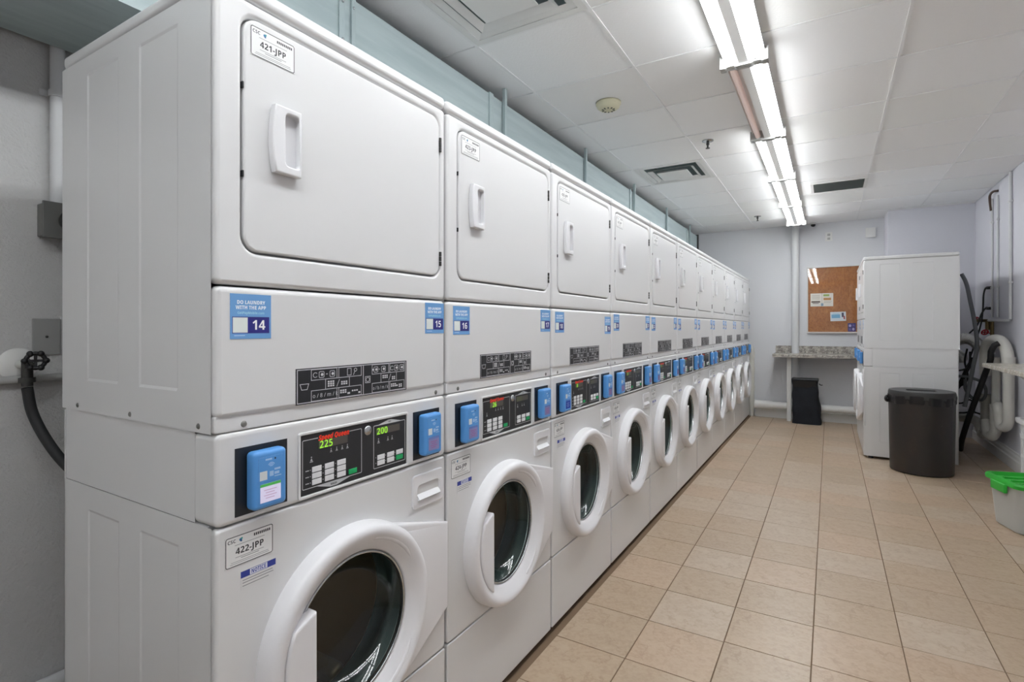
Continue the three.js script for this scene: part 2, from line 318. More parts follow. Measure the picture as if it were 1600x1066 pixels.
const instrMat = printed(canvasTex(1024, 256, (c, w, h) => {      // the picture-instruction strip on the dryer
  c.fillStyle = '#1f2024'; c.fillRect(0, 0, w, h); c.strokeStyle = '#c9c9cc'; c.fillStyle = '#d6d6d8'; c.lineWidth = 6; c.strokeRect(12, 10, w - 24, h - 20);
  const cell = (x, y, ww, hh) => { c.lineWidth = 5; c.strokeRect(x, y, ww, hh); };
  c.beginPath(); c.moveTo(568, 10); c.lineTo(568, h - 10); c.stroke();
  cell(118, 14, 210, 76); cell(344, 14, 204, 76); cell(232, 90, 206, 76); cell(118, 166, 210, 76); cell(344, 166, 204, 76);
  cell(654, 14, 172, 76); cell(838, 14, 158, 76); cell(744, 90, 166, 76); cell(654, 166, 172, 76); cell(838, 166, 158, 76);
  c.lineWidth = 5; c.beginPath(); c.moveTo(32, 112); c.lineTo(44, 152); c.lineTo(86, 152); c.lineTo(98, 112); c.closePath(); c.stroke(); c.strokeRect(588, 104, 46, 50); c.beginPath(); c.arc(611, 129, 17, 0, 7); c.stroke();
  const drumIcon = (x, y) => { c.lineWidth = 5; rr(c, x - 20, y - 22, 40, 44, 8); c.stroke(); dot(c, x + 4, y, 11); };
  const shirt = (x, y) => { c.lineWidth = 5; c.beginPath(); c.arc(x, y, 17, 0.6, 5.7); c.stroke(); };
  const keys = (x, y, n, m) => { for (let i = 0; i < n; i++) for (let j = 0; j < m; j++) c.fillRect(x + i * 20, y + j * 16, 15, 12); };
  shirt(150, 54); drumIcon(200, 54); c.fillRect(236, 50, 14, 6); drumIcon(288, 54); c.strokeRect(420, 26, 34, 52); c.beginPath(); c.arc(494, 40, 12, 0, 7); c.moveTo(488, 50); c.lineTo(474, 80); c.stroke();
  keys(250, 106, 3, 3); c.beginPath(); c.moveTo(326, 156); c.lineTo(350, 102); c.stroke(); keys(364, 118, 3, 2);
  drumIcon(692, 54); c.fillRect(720, 50, 12, 6); drumIcon(770, 54); dot(c, 664, 54, 8); shirt(862, 54); drumIcon(908, 54); drumIcon(968, 54); keys(760, 106, 3, 2); c.beginPath(); c.moveTo(826, 156); c.lineTo(848, 102); c.stroke(); keys(860, 124, 2, 2);
  c.font = '40px sans-serif'; c.fillText('o / 8 / m / k', 128, 220); c.fillText('o / b / m / k', 662, 220, 158); keys(356, 184, 3, 2); c.fillRect(420, 210, 24, 14); keys(460, 196, 3, 1); c.fillRect(520, 214, 20, 14); keys(850, 186, 3, 2); c.fillRect(908, 200, 16, 14); keys(936, 196, 2, 2);
}));
const noticeMat = printed(canvasTex(256, 100, (c, w, h) => {
  c.fillStyle = '#dcdcdc'; c.fillRect(0, 0, w, h); c.fillStyle = '#2e3f98'; c.fillRect(0, 4, w, 34); c.fillStyle = '#dfe2ee'; c.fillRect(64, 6, 128, 30);
  c.fillStyle = '#2e3f98'; c.font = 'bold 30px sans-serif'; c.textAlign = 'center'; c.fillText('NOTICE', w / 2, 32); c.fillStyle = '#8c8c90'; c.fillRect(12, 50, 220, 4); c.fillRect(12, 64, 226, 4); c.fillRect(12, 80, 190, 4);
}));
// the printed control face: 0.331 m x 0.131 m, drawn at 4 px per mm from its left bottom corner (u 0.1835, y 0.896)
const PU = 0.1835, PY = 0.896, PW = 0.331, PH = 0.131;
const faceMat = printed(canvasTex(1324, 524, (c, w, h) => {
  const x = (u) => (u - PU) * 4000, y = (v) => h - (v - PY) * 4000;
  c.fillStyle = '#26272a'; c.fillRect(0, 0, w, h); c.strokeStyle = '#c4c6c8'; c.lineWidth = 7; c.lineJoin = 'round';
  rr(c, x(0.1885), y(1.0155), (0.3565 - 0.1885) * 4000, (1.0155 - 0.909) * 4000, 10); c.stroke(); rr(c, x(0.3965), y(1.0145), (0.5095 - 0.3965) * 4000, (1.0145 - 0.9075) * 4000, 10); c.stroke();
  c.fillStyle = '#c4c6c8'; c.beginPath(); c.moveTo(x(0.2205), y(0.9095)); c.lineTo(x(0.2625), y(0.8985)); c.lineTo(x(0.282), y(0.8985)); c.lineTo(x(0.3265), y(0.9095)); c.closePath(); c.fill();
  c.beginPath(); c.moveTo(x(0.409), y(1.0145)); c.lineTo(x(0.447), y(1.0235)); c.lineTo(x(0.458), y(1.0235)); c.lineTo(x(0.497), y(1.0145)); c.closePath(); c.fill();
  c.fillStyle = '#26272a'; c.textAlign = 'center'; c.font = 'bold 26px sans-serif'; c.fillText('WASH', x(0.2725), y(0.9015)); c.font = 'bold 20px sans-serif'; c.fillText('DRY', x(0.4525), y(1.0165));
  c.fillStyle = '#26272a'; c.fillRect(x(0.229), y(1.02), 0.09 * 4000, 40); c.fillStyle = '#fb3a1c'; c.strokeStyle = '#fb3a1c'; c.lineWidth = 4; c.font = 'italic bold 62px sans-serif'; c.fillText('Speed Queen', x(0.2735), y(1.0092), 352); c.strokeText('Speed Queen', x(0.2735), y(1.0092), 352);
  c.fillStyle = '#b9bbbd';
  const icon = (u, v, s) => { dot(c, x(u), y(v) - 14 * s, 6 * s); c.beginPath(); c.moveTo(x(u) - 12 * s, y(v) + 16 * s); c.lineTo(x(u), y(v) - 8 * s); c.lineTo(x(u) + 12 * s, y(v) + 16 * s); c.closePath(); c.fill(); c.fillRect(x(u) - 16 * s, y(v) + 20 * s, 32 * s, 6 * s); };
  icon(0.2115, 0.972, 1.1); icon(0.265, 0.982, 0.8); icon(0.281, 0.982, 0.8); icon(0.297, 0.982, 0.8); icon(0.3125, 0.982, 0.9); icon(0.413, 0.976, 1.1); icon(0.446, 0.976, 0.9); icon(0.461, 0.976, 0.9);
  for (const v of [0.948, 0.934, 0.92]) { c.fillRect(x(0.196), y(v) - 4, 36, 9); for (const u of [0.2085, 0.2425, 0.2775]) dot(c, x(u), y(v), 5); }
  for (const v of [0.934, 0.92]) for (const u of [0.404, 0.438, 0.4715]) dot(c, x(u), y(v), 5);
}));
const ledTex = (text, dim) => canvasTex(324, 68, (c, w, h) => { c.fillStyle = '#000000'; c.fillRect(0, 0, w, h); if (dim) { c.fillStyle = '#1d2a04'; c.fillRect(0, 0, w * 0.45, h); } c.fillStyle = '#9cf416'; c.font = 'bold 84px monospace'; c.fillText(text, 2, 63); });
const ledMat = (text, dim) => std({ color: 0x55504a, roughness: 0.35, emissive: 0xffffff, emissiveMap: ledTex(text, dim), emissiveIntensity: 0.36 });
const screenTex = (bg, head, ink) => canvasTex(128, 104, (c, w, h) => { c.fillStyle = bg; c.fillRect(0, 0, w, h); c.fillStyle = head; c.fillRect(0, 0, w, 16); c.fillStyle = ink; for (let i = 0; i < 4; i++) c.fillRect(22 + (i % 2) * 10, 34 + i * 15, 80 - (i % 2) * 24, 5); });
const screenLit = std({ color: 0x888888, roughness: 0.3, emissive: 0xffffff, emissiveIntensity: 0.2, emissiveMap: screenTex('#e2dcf8', '#4fae55', '#c9a9c4'), map: screenTex('#e2dcf8', '#4fae55', '#c9a9c4') });
const screenDim = printed(screenTex('#8f8cc0', '#6f86c8', '#a8689c'), { roughness: 0.25 });
const screenBlue = printed(screenTex('#3c56b8', '#5c86d8', '#8ea8e8'), { roughness: 0.25 });
const readerFace = printed(canvasTex(256, 200, (c, w, h) => {
  c.fillStyle = '#589bdf'; c.fillRect(0, 0, w, h); c.fillStyle = '#a9cbf0'; c.fillRect(70, 14, 66, 14); c.strokeStyle = '#a9cbf0'; c.lineWidth = 7; for (const r of [14, 26, 38]) { c.beginPath(); c.arc(130, 88, r, Math.PI * 1.2, Math.PI * 1.8); c.stroke(); }
  c.fillStyle = '#1c2c4a'; dot(c, 168, 22, 8); c.fillStyle = '#dfe4e6'; c.fillRect(14, 108, 74, 70); c.fillStyle = '#a9cbf0'; c.fillRect(112, 118, 40, 40); c.fillRect(160, 100, 62, 16); c.fillRect(160, 128, 50, 22); c.fillRect(160, 160, 70, 8);
}), { roughness: 0.38 });

function makeMachine(name, label, D, group) {
  const o = thing(name, label, 'washer dryer', [0, 0, 0], 0, group), F = D / 2, u = (v) => v - W / 2, h = W / 2;
  const S = (a, y0, b, y1, r = 0.006) => rectShape(u(a), y0, u(b), y1, r);
  const decal = (nm, a, y0, b, y1, z, m, parent, lab) => part(nm, new THREE.BoxGeometry(b - a, y1 - y0, 0.0006).translate(u((a + b) / 2), (y0 + y1) / 2, F + z + 0.0003), m, parent, lab);
  // side sheets: pressed ribs measured back from the front
  const sheet = (y0, y1, rects, off, zb, zf) => {
    const g = embossed(zf - zb, y1 - y0, rects.map(([a, b, c, d]) => [a - zb, b - y0, c - zb, d - y0]), 0.0015, 0.006);
    const L = g.clone().rotateY(-Math.PI / 2).translate(-h - off, y0, zb), R = g.clone().scale(1, 1, -1).rotateY(-Math.PI / 2).translate(h + off, y0, zb);
    R.computeVertexNormals(); return [L, R];
  };
  const ribs = (y0, y1) => [[F - 0.535, y0, F - 0.378, y1], [F - 0.285, y0, F - 0.128, y1]];
  // washer
  part('washer_cabinet', merge([...sheet(0.03, 0.884, ribs(0.16, 0.83), 0, -F, F - 0.012), ...sheet(0.885, 1.0605, [], -0.0015, -F + 0.006, F - 0.072), box(-h, h, 0.03, 1.056, -F, -F + 0.004), box(-h + 0.003, h - 0.003, 1.045, 1.056, -F, F - 0.02), box(-h, h, 0.025, 0.032, -F, F - 0.02), box(-h + 0.002, h - 0.002, 0.875, 0.8835, -F, F - 0.03)]), M.enamel, o, 'white enamel washer sides');
  const sd = W / 2 - 0.001;
  for (const [a, b] of [[-1, -1], [1, -1], [-1, 1], [1, 1]]) part('foot', new THREE.CylinderGeometry(0.018, 0.022, 0.027, 14).translate(a * (h - 0.05), 0.0135, b * (F - 0.06)), M.black, o);
  part('kick_panel', slab(S(0, 0.025, W, 0.3115), F, 0.02, 0.004), M.enamel, o);
  const wf = S(0, 0.3145, W, 0.8815, 0.009), hole = circlePath(new THREE.Path(), u(DOOR[0]), DOOR[1], 0.205, 56); wf.holes.push(hole);
  const wfm = part('washer_front', slab(wf, F, 0.022, 0.006, 40), M.enamel, o);
  decal('rating_plate', 0.018, 0.8025, 0.118, 0.8615, 0, plateMat('422-JPP'), wfm, 'small white asset plate with black number');
  decal('notice_sticker', 0.049, 0.752, 0.124, 0.789, 0, noticeMat, wfm, 'blue and white notice sticker');
  const dr = S(0.5365, 0.761, 0.6685, 0.8535, 0.012); dr.holes.push(rectPath(new THREE.Path(), u(0.556), 0.782, u(0.652), 0.824, 0.014));
  const drawer = part('detergent_drawer', slab(dr, F + 0.005, 0.012, 0.003), M.plastic, o);
  part('drawer_pull', merge([box(u(0.55), u(0.658), 0.777, 0.829, F - 0.006, F - 0.0035), new THREE.BoxGeometry(0.092, 0.024, 0.006).rotateX(-0.7).translate(u(0.604), 0.793, F + 0.001)]), M.plastic, drawer);
  // control panel
  const cp = part('control_panel', slab(S(0, 0.8845, W, 1.0602, 0.012), F, 0.075, 0.008), M.enamel, o);
  const bz = S(0.1765, 0.889, 0.5225, 1.034, 0.006); bz.holes.push(rectPath(new THREE.Path(), u(PU - 0.001), PY - 0.001, u(PU + PW + 0.001), PY + PH + 0.001, 0.002));
  part('bezel', slab(bz, F + 0.0035, 0.005, 0.0015), M.enamel, cp);
  decal('control_face', PU, PY, PU + PW, PY + PH, 0, faceMat, cp, 'black printed control face with red lettering');
  const btn = (a, y, m) => part('button', rbox(u(a), u(a + 0.0252), y, y + 0.0122, F + 0.0004, F + 0.0022, 0.0008, 1), m, cp);
  for (const y of [0.9418, 0.9278, 0.9138]) for (const a of [0.2125, 0.247, 0.2815]) btn(a, y, M.plastic);
  for (const y of [0.9272, 0.9132]) for (const a of [0.4085, 0.4425, 0.4755]) btn(a, y, y < 0.92 && a > 0.47 ? M.green : M.plastic);
  btn(0.3158, 0.9128, M.green);
  part('display', box(u(0.2315), u(0.3125), 0.9905, 1.0075, F + 0.0005, F + 0.0015), ledMat(''), cp, 'wash price display');
  part('display', box(u(0.4055), u(0.4885), 0.9905, 1.0075, F + 0.0005, F + 0.0015), ledMat(''), cp, 'dry price display');
  part('key_lock', latheZ([[0, 0.005], [0.0045, 0.005], [0.005, 0.0035], [0.009, 0.0035], [0.0115, 0.002], [0.012, 0]], 24).translate(u(0.377), 1.0075, F + 0.0005), M.chrome, cp, 'chrome key lock');
  for (const [pa, pb, a, y0] of [[0.037, 0.151, 0.0575, 0.9055], [0.542, 0.6545, 0.5605, 0.9065]]) {
    const body = part('card_reader', rbox(u(a), u(a + 0.0735), y0, y0 + 0.114, F + 0.0005, F + 0.029, 0.009, 3), M.blue, o, 'blue card reader');
    decal('mounting_plate', pa, 0.8965, pb, 1.0285, 0, M.panelBlack, body, 'black mounting plate');
    decal('reader_face', a + 0.009, y0 + 0.0515, a + 0.0645, y0 + 0.1015, 0.029, readerFace, body);
    part('reader_screen', box(u(a + 0.0135), u(a + 0.058), y0 + 0.013, y0 + 0.0495, F + 0.0285, F + 0.0296), screenDim, body, 'small reader screen');
    part('card_slot', rbox(u(a + 0.0722), u(a + 0.0758), y0 + 0.02, y0 + 0.095, F + 0.006, F + 0.018, 0.0015, 1), M.blue, body);
  }
  // round washer door: ring, wing to the hinge side, glass, pull
  const [du, dy] = DOOR, dx = u(du);
  const ring = latheZ([[0.243, -0.001], [0.2435, 0.016], [0.241, 0.030], [0.236, 0.039], [0.229, 0.0435], [0.222, 0.0445], [0.214, 0.043], [0.205, 0.038], [0.194, 0.030], [0.184, 0.022], [0.177, 0.017], [0.174, 0.012], [0.173, -0.002]], 72).translate(dx, dy, F);
  const wing = new THREE.Shape(), A0 = 1.38, A1 = -1.12, wr = 0.236;
  wing.moveTo(dx + wr * Math.cos(A0), dy + wr * Math.sin(A0)); wing.lineTo(u(W), 0.688); wing.lineTo(u(W), 0.438); wing.lineTo(dx + wr * Math.cos(A1), dy + wr * Math.sin(A1));
  for (let k = 0; k <= 16; k++) { const an = A1 + (A0 - A1) * k / 16; wing.lineTo(dx + 0.2 * Math.cos(an), dy + 0.2 * Math.sin(an)); }
  const wg = slab(wing, F + 0.040, 0.040, 0.008), wp = wg.attributes.position;
  for (let i = 0; i < wp.count; i++) { const z = wp.getZ(i) - F; if (z > 0.002) wp.setZ(i, F + z * (1 - 0.72 * Math.min(1, Math.max(0, (wp.getX(i) - dx - 0.16) / (h - dx - 0.16))))); }
  const door = part('washer_door', merge([ring, softNormals(wg)]), M.door, o, 'round white door with a wing at its hinge side');
  const hs = new THREE.Shape(), ch = dx - 0.128, R1 = 0.202, b0 = Math.PI + Math.acos(0.128 / R1), b1 = Math.PI - 0.43;
  hs.moveTo(ch, dy + 0.104); hs.lineTo(ch, dy - Math.sqrt(R1 * R1 - 0.128 * 0.128));
  for (let k = 1; k <= 12; k++) { const an = b0 + (b1 - b0) * k / 12; hs.lineTo(dx + R1 * Math.cos(an), dy + R1 * Math.sin(an)); }
  hs.lineTo(ch, dy + 0.104);
  part('door_pull', slab(hs, F + 0.043, 0.034, 0.006), M.door, door, 'flat white pull at the door edge');
  part('door_trim', latheZ([[0.1735, 0.006], [0.1735, 0.014], [0.169, 0.0165], [0.166, 0.014], [0.166, 0.004]], 60).translate(dx, dy, F), M.chrome, door, 'thin metal ring around the glass');
  part('door_glass', latheZ([[0, -0.088], [0.05, -0.087], [0.09, -0.082], [0.12, -0.070], [0.142, -0.048], [0.155, -0.022], [0.164, -0.002], [0.169, 0.002]], 48).translate(dx, dy, F + 0.006), M.glass, door, 'clear door glass');
  part('gasket', latheZ([[0.2035, -0.003], [0.2035, -0.02], [0.185, -0.03], [0.178, -0.05], [0.2, -0.065], [0.21, -0.09], [0.19, -0.105]], 48).translate(dx, dy, F), M.rubber, o, 'dark rubber door gasket');
  const drum = part('drum', latheZ([[0.19, -0.108], [0.245, -0.118], [0.252, -0.14], [0.252, -0.40], [0.235, -0.43], [0.12, -0.435], [0.1, -0.42], [0, -0.418]], 48).translate(dx, dy, F), M.drum, o, 'brownish steel drum');
  for (let k = 0; k < 3; k++) { const an = 0.9 + k * 2.094; part('drum_lifter', rbox(-0.022, 0.022, -0.02, 0.034, -0.14, 0.14, 0.014, 3).translate(0, 0, 0).rotateZ(an + Math.PI / 2).translate(dx + Math.cos(an) * 0.232, dy + Math.sin(an) * 0.232, F - 0.27), M.drumBack, drum); }
  // dryer
  part('dryer_cabinet', merge([...sheet(1.061, 1.906, ribs(1.135, 1.865), 0.0015, -F - 0.008, F - 0.012), box(-h, h, 1.061, 1.906, -F - 0.008, -F - 0.002), box(-h, h, 1.061, 1.066, -F, F - 0.03), box(-h - 0.001, -h + 0.002, 1.101, 1.104, -F + 0.03, F - 0.045), new THREE.TorusGeometry(0.042, 0.0016, 6, 40).rotateY(Math.PI / 2).translate(-h + 0.0035, 1.172, F - 0.462)]), M.enamel, o, 'white enamel dryer sides');
  for (const z of [F - 0.587, F - 0.325, F - 0.055]) part('screw', latheZ([[0, 0.0025], [0.004, 0.0022], [0.006, 0]], 12).rotateY(-Math.PI / 2).translate(-h - 0.0014, 1.073, z), M.dullMetal, o);
  const lp = part('dryer_lower_panel', merge([slab(S(0, 1.088, W, 1.3405, 0.014), F, 0.03, 0.011), slab(S(0.0, 1.0615, W, 1.094, 0.005), F - 0.004, 0.02, 0.003)]), M.enamel, o);
  for (const a of [0.058, 0.645]) part('screw', latheZ([[0, 0.0025], [0.004, 0.0022], [0.0065, 0]], 12).translate(u(a), 1.073, F - 0.004), M.dullMetal, lp);
  decal('number_sticker', 0.0275, 1.2395, 0.1135, 1.327, 0, stickerMat('14'), lp, 'pale blue number sticker at left');
  decal('number_sticker', 0.5925, 1.2445, 0.6765, 1.332, 0, stickerMat('15'), lp, 'pale blue number sticker at right');
  decal('instruction_strip', 0.1715, 1.0945, 0.5155, 1.1725, 0, instrMat, lp, 'black strip of white pictograms');
  const df = S(0, 1.3435, W, 1.9035, 0.012); df.holes.push(rectPath(new THREE.Path(), u(0.052), 1.4085, u(0.6585), 1.876, 0.034));
  part('dryer_front', merge([slab(df, F, 0.03, 0.009, 10), box(u(0.04), u(0.67), 1.40, 1.885, F - 0.026, F - 0.022)]), M.enamel, o);
  const dd = part('dryer_door', slab(rectShape(u(0.0555), 1.412, u(0.655), 1.8725, 0.031), F + 0.001, 0.02, 0.004, 10), M.enamel, o, 'flat white dryer door');
  const hf = new THREE.Shape(); hf.moveTo(u(0.113), 1.578); hf.lineTo(u(0.174), 1.578); hf.lineTo(u(0.174), 1.716); hf.lineTo(u(0.113), 1.716); hf.quadraticCurveTo(u(0.098), 1.647, u(0.113), 1.578);
  hf.holes.push(rectPath(new THREE.Path(), u(0.136), 1.595, u(0.17), 1.703, 0.009));
  part('door_handle', merge([slab(hf, F + 0.0185, 0.018, 0.004), box(u(0.134), u(0.172), 1.593, 1.705, F + 0.0008, F + 0.003)]), M.plastic, dd, 'white plastic pull with hollow');
  decal('rating_plate', 0.068, 1.8005, 0.168, 1.8595, 0.0012, plateMat('421-JPP'), dd, 'small white asset plate with black number');
  for (const y of [1.795, 1.462]) for (const k of [-0.014, 0, 0.014]) part('hinge', new THREE.CylinderGeometry(0.0038, 0.0038, 0.0125, 10).translate(u(0.658), y + k, F + 0.002), M.darkMetal, dd, 'dark metal hinge knuckle');
  for (const y of [1.735, 1.562]) part('door_latch', box(u(0.0525), u(0.0552), y - 0.006, y + 0.006, F - 0.008, F + 0.0002), M.black, dd);
  part('lid', rbox(-h - 0.0015, h + 0.0015, 1.9065, 1.9425, -F - 0.008, F + 0.002, 0.014, 4), M.enamel, o, 'rounded white lid');
  return o;
}
function fit(o, plates, stickers, leds, screens) {                // the numbers, prices and screens of one machine
  const st = o.getObjectByName('dryer_lower_panel').children.filter((c) => c.name === 'number_sticker'); st.forEach((s, i) => { s.material = stickers[i]; });
  o.getObjectByName('dryer_door').children.find((c) => c.name === 'rating_plate').material = plates[0];
  o.getObjectByName('washer_front').children.find((c) => c.name === 'rating_plate').material = plates[1];
  o.getObjectByName('control_panel').children.filter((c) => c.name === 'display').forEach((d, i) => { d.material = leds[i]; });
  let k = 0; o.traverse((c) => { if (c.name === 'reader_screen') c.material = screens[k++ % screens.length]; });
}
{
  const D = 0.668, T0 = 0.5555, P = 0.6938, ROW = 'stacked machines in the long row';
  const words = ['first and nearest', 'second', 'third', 'fourth', 'fifth', 'sixth', 'seventh', 'eighth', 'ninth', 'tenth', 'eleventh and farthest'];
  const proto = makeMachine('stacked_washer_dryer', '', D, ROW);
  const ledDim = ledMat('', true), leds = [[ledMat('225'), ledMat('200')], [ledMat(' 26', true), ledMat('', true)], [ledMat(' 8', true), ledDim]];
  for (let i = 0; i < 11; i++) {
    let o = proto; if (i) { o = proto.clone(); o.name = numbered('stacked_washer_dryer'); o.userData = { ...proto.userData }; scene.add(o); }
    o.position.set(-0.977 - D / 2, 0, -(T0 + W / 2 + P * i)); o.rotation.y = Math.PI / 2;
    const n = 14 + 2 * i;
    o.userData.label = `white stacked washer dryer, ${words[i]} in the row, number stickers ${n} and ${n + 1}`;
    if (i) fit(o, [plateMat(`${421 + 2 * i}-JPP`), plateMat(`${422 + 2 * i}-JPP`)], [stickerMat(String(n)), stickerMat(String(n + 1))], leds[Math.min(i, 2)], i === 2 ? [screenBlue, screenDim] : [screenDim]);
    else { o.getObjectByName('control_panel').children.filter((c) => c.name === 'display').forEach((d, k) => { d.material = leds[0][k]; }); const s = []; o.traverse((c) => { if (c.name === 'reader_screen') s.push(c); }); s[0].material = screenLit; }
    if (i === 2 || i === 3) o.getObjectByName('dryer_lower_panel').children.filter((c) => c.name === 'number_sticker')[i === 2 ? 1 : 0].position.y = i === 2 ? -0.016 : 0.004;
  }
  // two machines facing the row from the right
  const D2 = 0.712, q = makeMachine('stacked_washer_dryer', 'white stacked washer dryer behind the black bin, side panel towards us', D2, 'stacked machines opposite the row');
  q.position.set(0.282 + D2 / 2, 0, -(6.125 + W / 2)); q.rotation.y = -Math.PI / 2;
  const q2 = q.clone(); q2.name = numbered('stacked_washer_dryer'); q2.userData = { ...q.userData, label: 'white stacked washer dryer mostly hidden behind the one at the black bin' }; scene.add(q2); q2.position.z = -(6.125 + W / 2 + P);
}

// ---------------------------------------------------------------- air duct over the row
{
  const g = thing('air_duct', 'pale blue-green sheet metal duct hung above the machine row', 'duct');
  part('duct_body', boxT(-2.1, -1.66, 2.15, 2.595, 1.5, 8.0), M.galv, g);
  part('duct_riser', boxT(-2.1, -1.655, 2.15, CEIL - 0.004, TF + 0.02, 1.5), M.galv, g, 'taller nearer duct length');
  part('joint_flange', boxT(-2.104, -1.648, 2.145, 2.665, 1.425, 1.455), M.galv, g);
  part('joint_flange', boxT(-2.104, -1.645, 2.145, 2.665, 1.485, 1.505), M.galv, g);
  for (const [t, y] of [[1.44, 2.4], [1.495, 2.36], [1.44, 2.55], [1.495, 2.55]]) part('rivet', new THREE.SphereGeometry(0.006, 10, 8).translate(-1.645, y, -t), M.chrome, g);
  for (const t of [2.52, 4.98, 7.35]) part('joint_flange', boxT(-2.104, -1.652, 2.145, 2.6, t - 0.02, t + 0.02), M.galv, g);
  for (let k = 0; k < 5; k++) part('hanger_rod', boxT(-1.656, -1.638, 2.16, CEIL - 0.004, 2.642 + 1.21 * k, 2.666 + 1.21 * k), M.galv, g, 'metal hanger strap');
  part('end_cap', boxT(-2.112, -1.64, 2.13, 2.615, 8.0, 8.03), M.darkMetal, g, 'dark end flange');
}

// ---------------------------------------------------------------- ceiling fittings
function boot(a, b, parent) {                                    // the open-bottomed sheet metal box above a vent
  const H = 0.32, y = 0.006, q = 0.003;
  return part('duct_boot', merge([box(-a, -a + q, y, H, -b, b), box(a - q, a, y, H, -b, b), box(-a, a, y, H, -b, -b + q), box(-a, a, y, H, b - q, b), box(-a, a, H - q, H, -b, b)]), M.galv, parent, 'sheet metal box above the vent');
}
function diffuser(x0, t0, label) {
  const g = thing('air_diffuser', label, 'air vent', [x0 + 0.305, CEIL, t0 + 0.305]);
  const fr = rectShape(-0.298, -0.298, 0.298, 0.298); fr.holes.push(rectPath(new THREE.Path(), -0.262, -0.262, 0.262, 0.262, 0));
  part('frame', slab(fr, 0.004, 0.012, 0.002).rotateX(Math.PI / 2), M.whitePaint, g);
  const ringGeo = (r0, r1, y0, y1) => { const c = new THREE.CylinderGeometry(r1 * Math.SQRT2, r0 * Math.SQRT2, y1 - y0, 4, 1, true); return flat(c.rotateY(Math.PI / 4).translate(0, (y0 + y1) / 2, 0)); };
  const crisp = (gg) => { gg.computeVertexNormals(); return gg; };
  part('louver', crisp(merge([ringGeo(0.262, 0.226, 0.0, 0.008)])), M.whitePaint, g);
  part('louver', crisp(merge([ringGeo(0.2, 0.168, -0.012, 0.007), ringGeo(0.202, 0.170, -0.012, 0.007)])), M.whitePaint, g);
  part('centre_plate', merge([new THREE.BoxGeometry(0.27, 0.004, 0.27).translate(0, -0.016, 0), crisp(ringGeo(0.135, 0.11, -0.016, 0.006))]), M.whitePaint, g);
  boot(0.239, 0.239, g);
}
diffuser(-1.52, GT[6], 'square white ceiling diffuser nearest, at the top edge of the picture');
diffuser(-1.52, GT[11], 'square white ceiling diffuser farther off, with dark open slots');
{
  const g = thing('return_grille', 'dark grey louvred return grille in a pale frame on the ceiling', 'air vent', [0.075, CEIL, 6.18]);
  const w = 0.24, d = 0.205, fr = rectShape(-w, -d, w, d); fr.holes.push(rectPath(new THREE.Path(), -w + 0.028, -d + 0.02, w - 0.028, d - 0.02, 0));
  part('frame', slab(fr, 0.008, 0.01, 0.002).rotateX(Math.PI / 2), M.whitePaint, g);
  boot(0.209, 0.182, g);
  const sm = std({ color: 0x7d8280, roughness: 0.6 });
  for (let k = 0; k < 13; k++) part('slat', new THREE.BoxGeometry(2 * w - 0.056, 0.0012, 0.016).rotateX(0.75).translate(0, -0.0065, -d + 0.035 + k * 0.0282), sm, g);
}
{
  const g = thing('smoke_detector', 'round cream smoke detector on the ceiling', 'smoke detector', [-1.193, CEIL, 3.16]);
  part('base', latheY([[0, 0], [0.078, 0], [0.078, -0.012], [0.07, -0.018]], 40), M.cream, g);
  part('cover', latheY([[0.072, -0.014], [0.07, -0.03], [0.052, -0.042], [0.03, -0.046], [0, -0.046]], 40), M.cream, g);
  for (let k = 0; k < 10; k++) part('vent_slot', new THREE.BoxGeometry(0.014, 0.006, 0.006).translate(0.034, -0.0445, 0).rotateY(k * 0.628), M.black, g);
}
for (const [x, t, lab] of [[-0.79, 4.19, 'small metal sprinkler head on the ceiling beside the dim light tube'], [-0.785, 7.37, 'small metal sprinkler head near the end wall']]) {
  const g = thing('sprinkler_head', lab, 'sprinkler', [x, CEIL, t], 0, 'ceiling sprinkler heads');
  part('escutcheon', latheY([[0, 0], [0.042, 0], [0.04, -0.006], [0.02, -0.012], [0, -0.012]], 28), M.chrome, g);
  part('body', latheY([[0, -0.01], [0.011, -0.01], [0.012, -0.03], [0.007, -0.036], [0.007, -0.055], [0, -0.056]], 16), M.darkMetal, g);
  part('deflector', latheY([[0, -0.056], [0.016, -0.056], [0.016, -0.059], [0, -0.059]], 20), M.darkMetal, g);
}
{
  const g = thing('dome_camera', 'small black dome camera where end wall meets ceiling', 'camera', [-0.19, CEIL - 0.002, TB - 0.06]);
  part('base', latheY([[0, 0], [0.036, 0], [0.036, -0.014], [0.03, -0.018]], 28), M.whitePaint, g);
  part('dome', latheY([[0.03, -0.016], [0.029, -0.03], [0.02, -0.044], [0, -0.05]], 28), M.black, g);
}

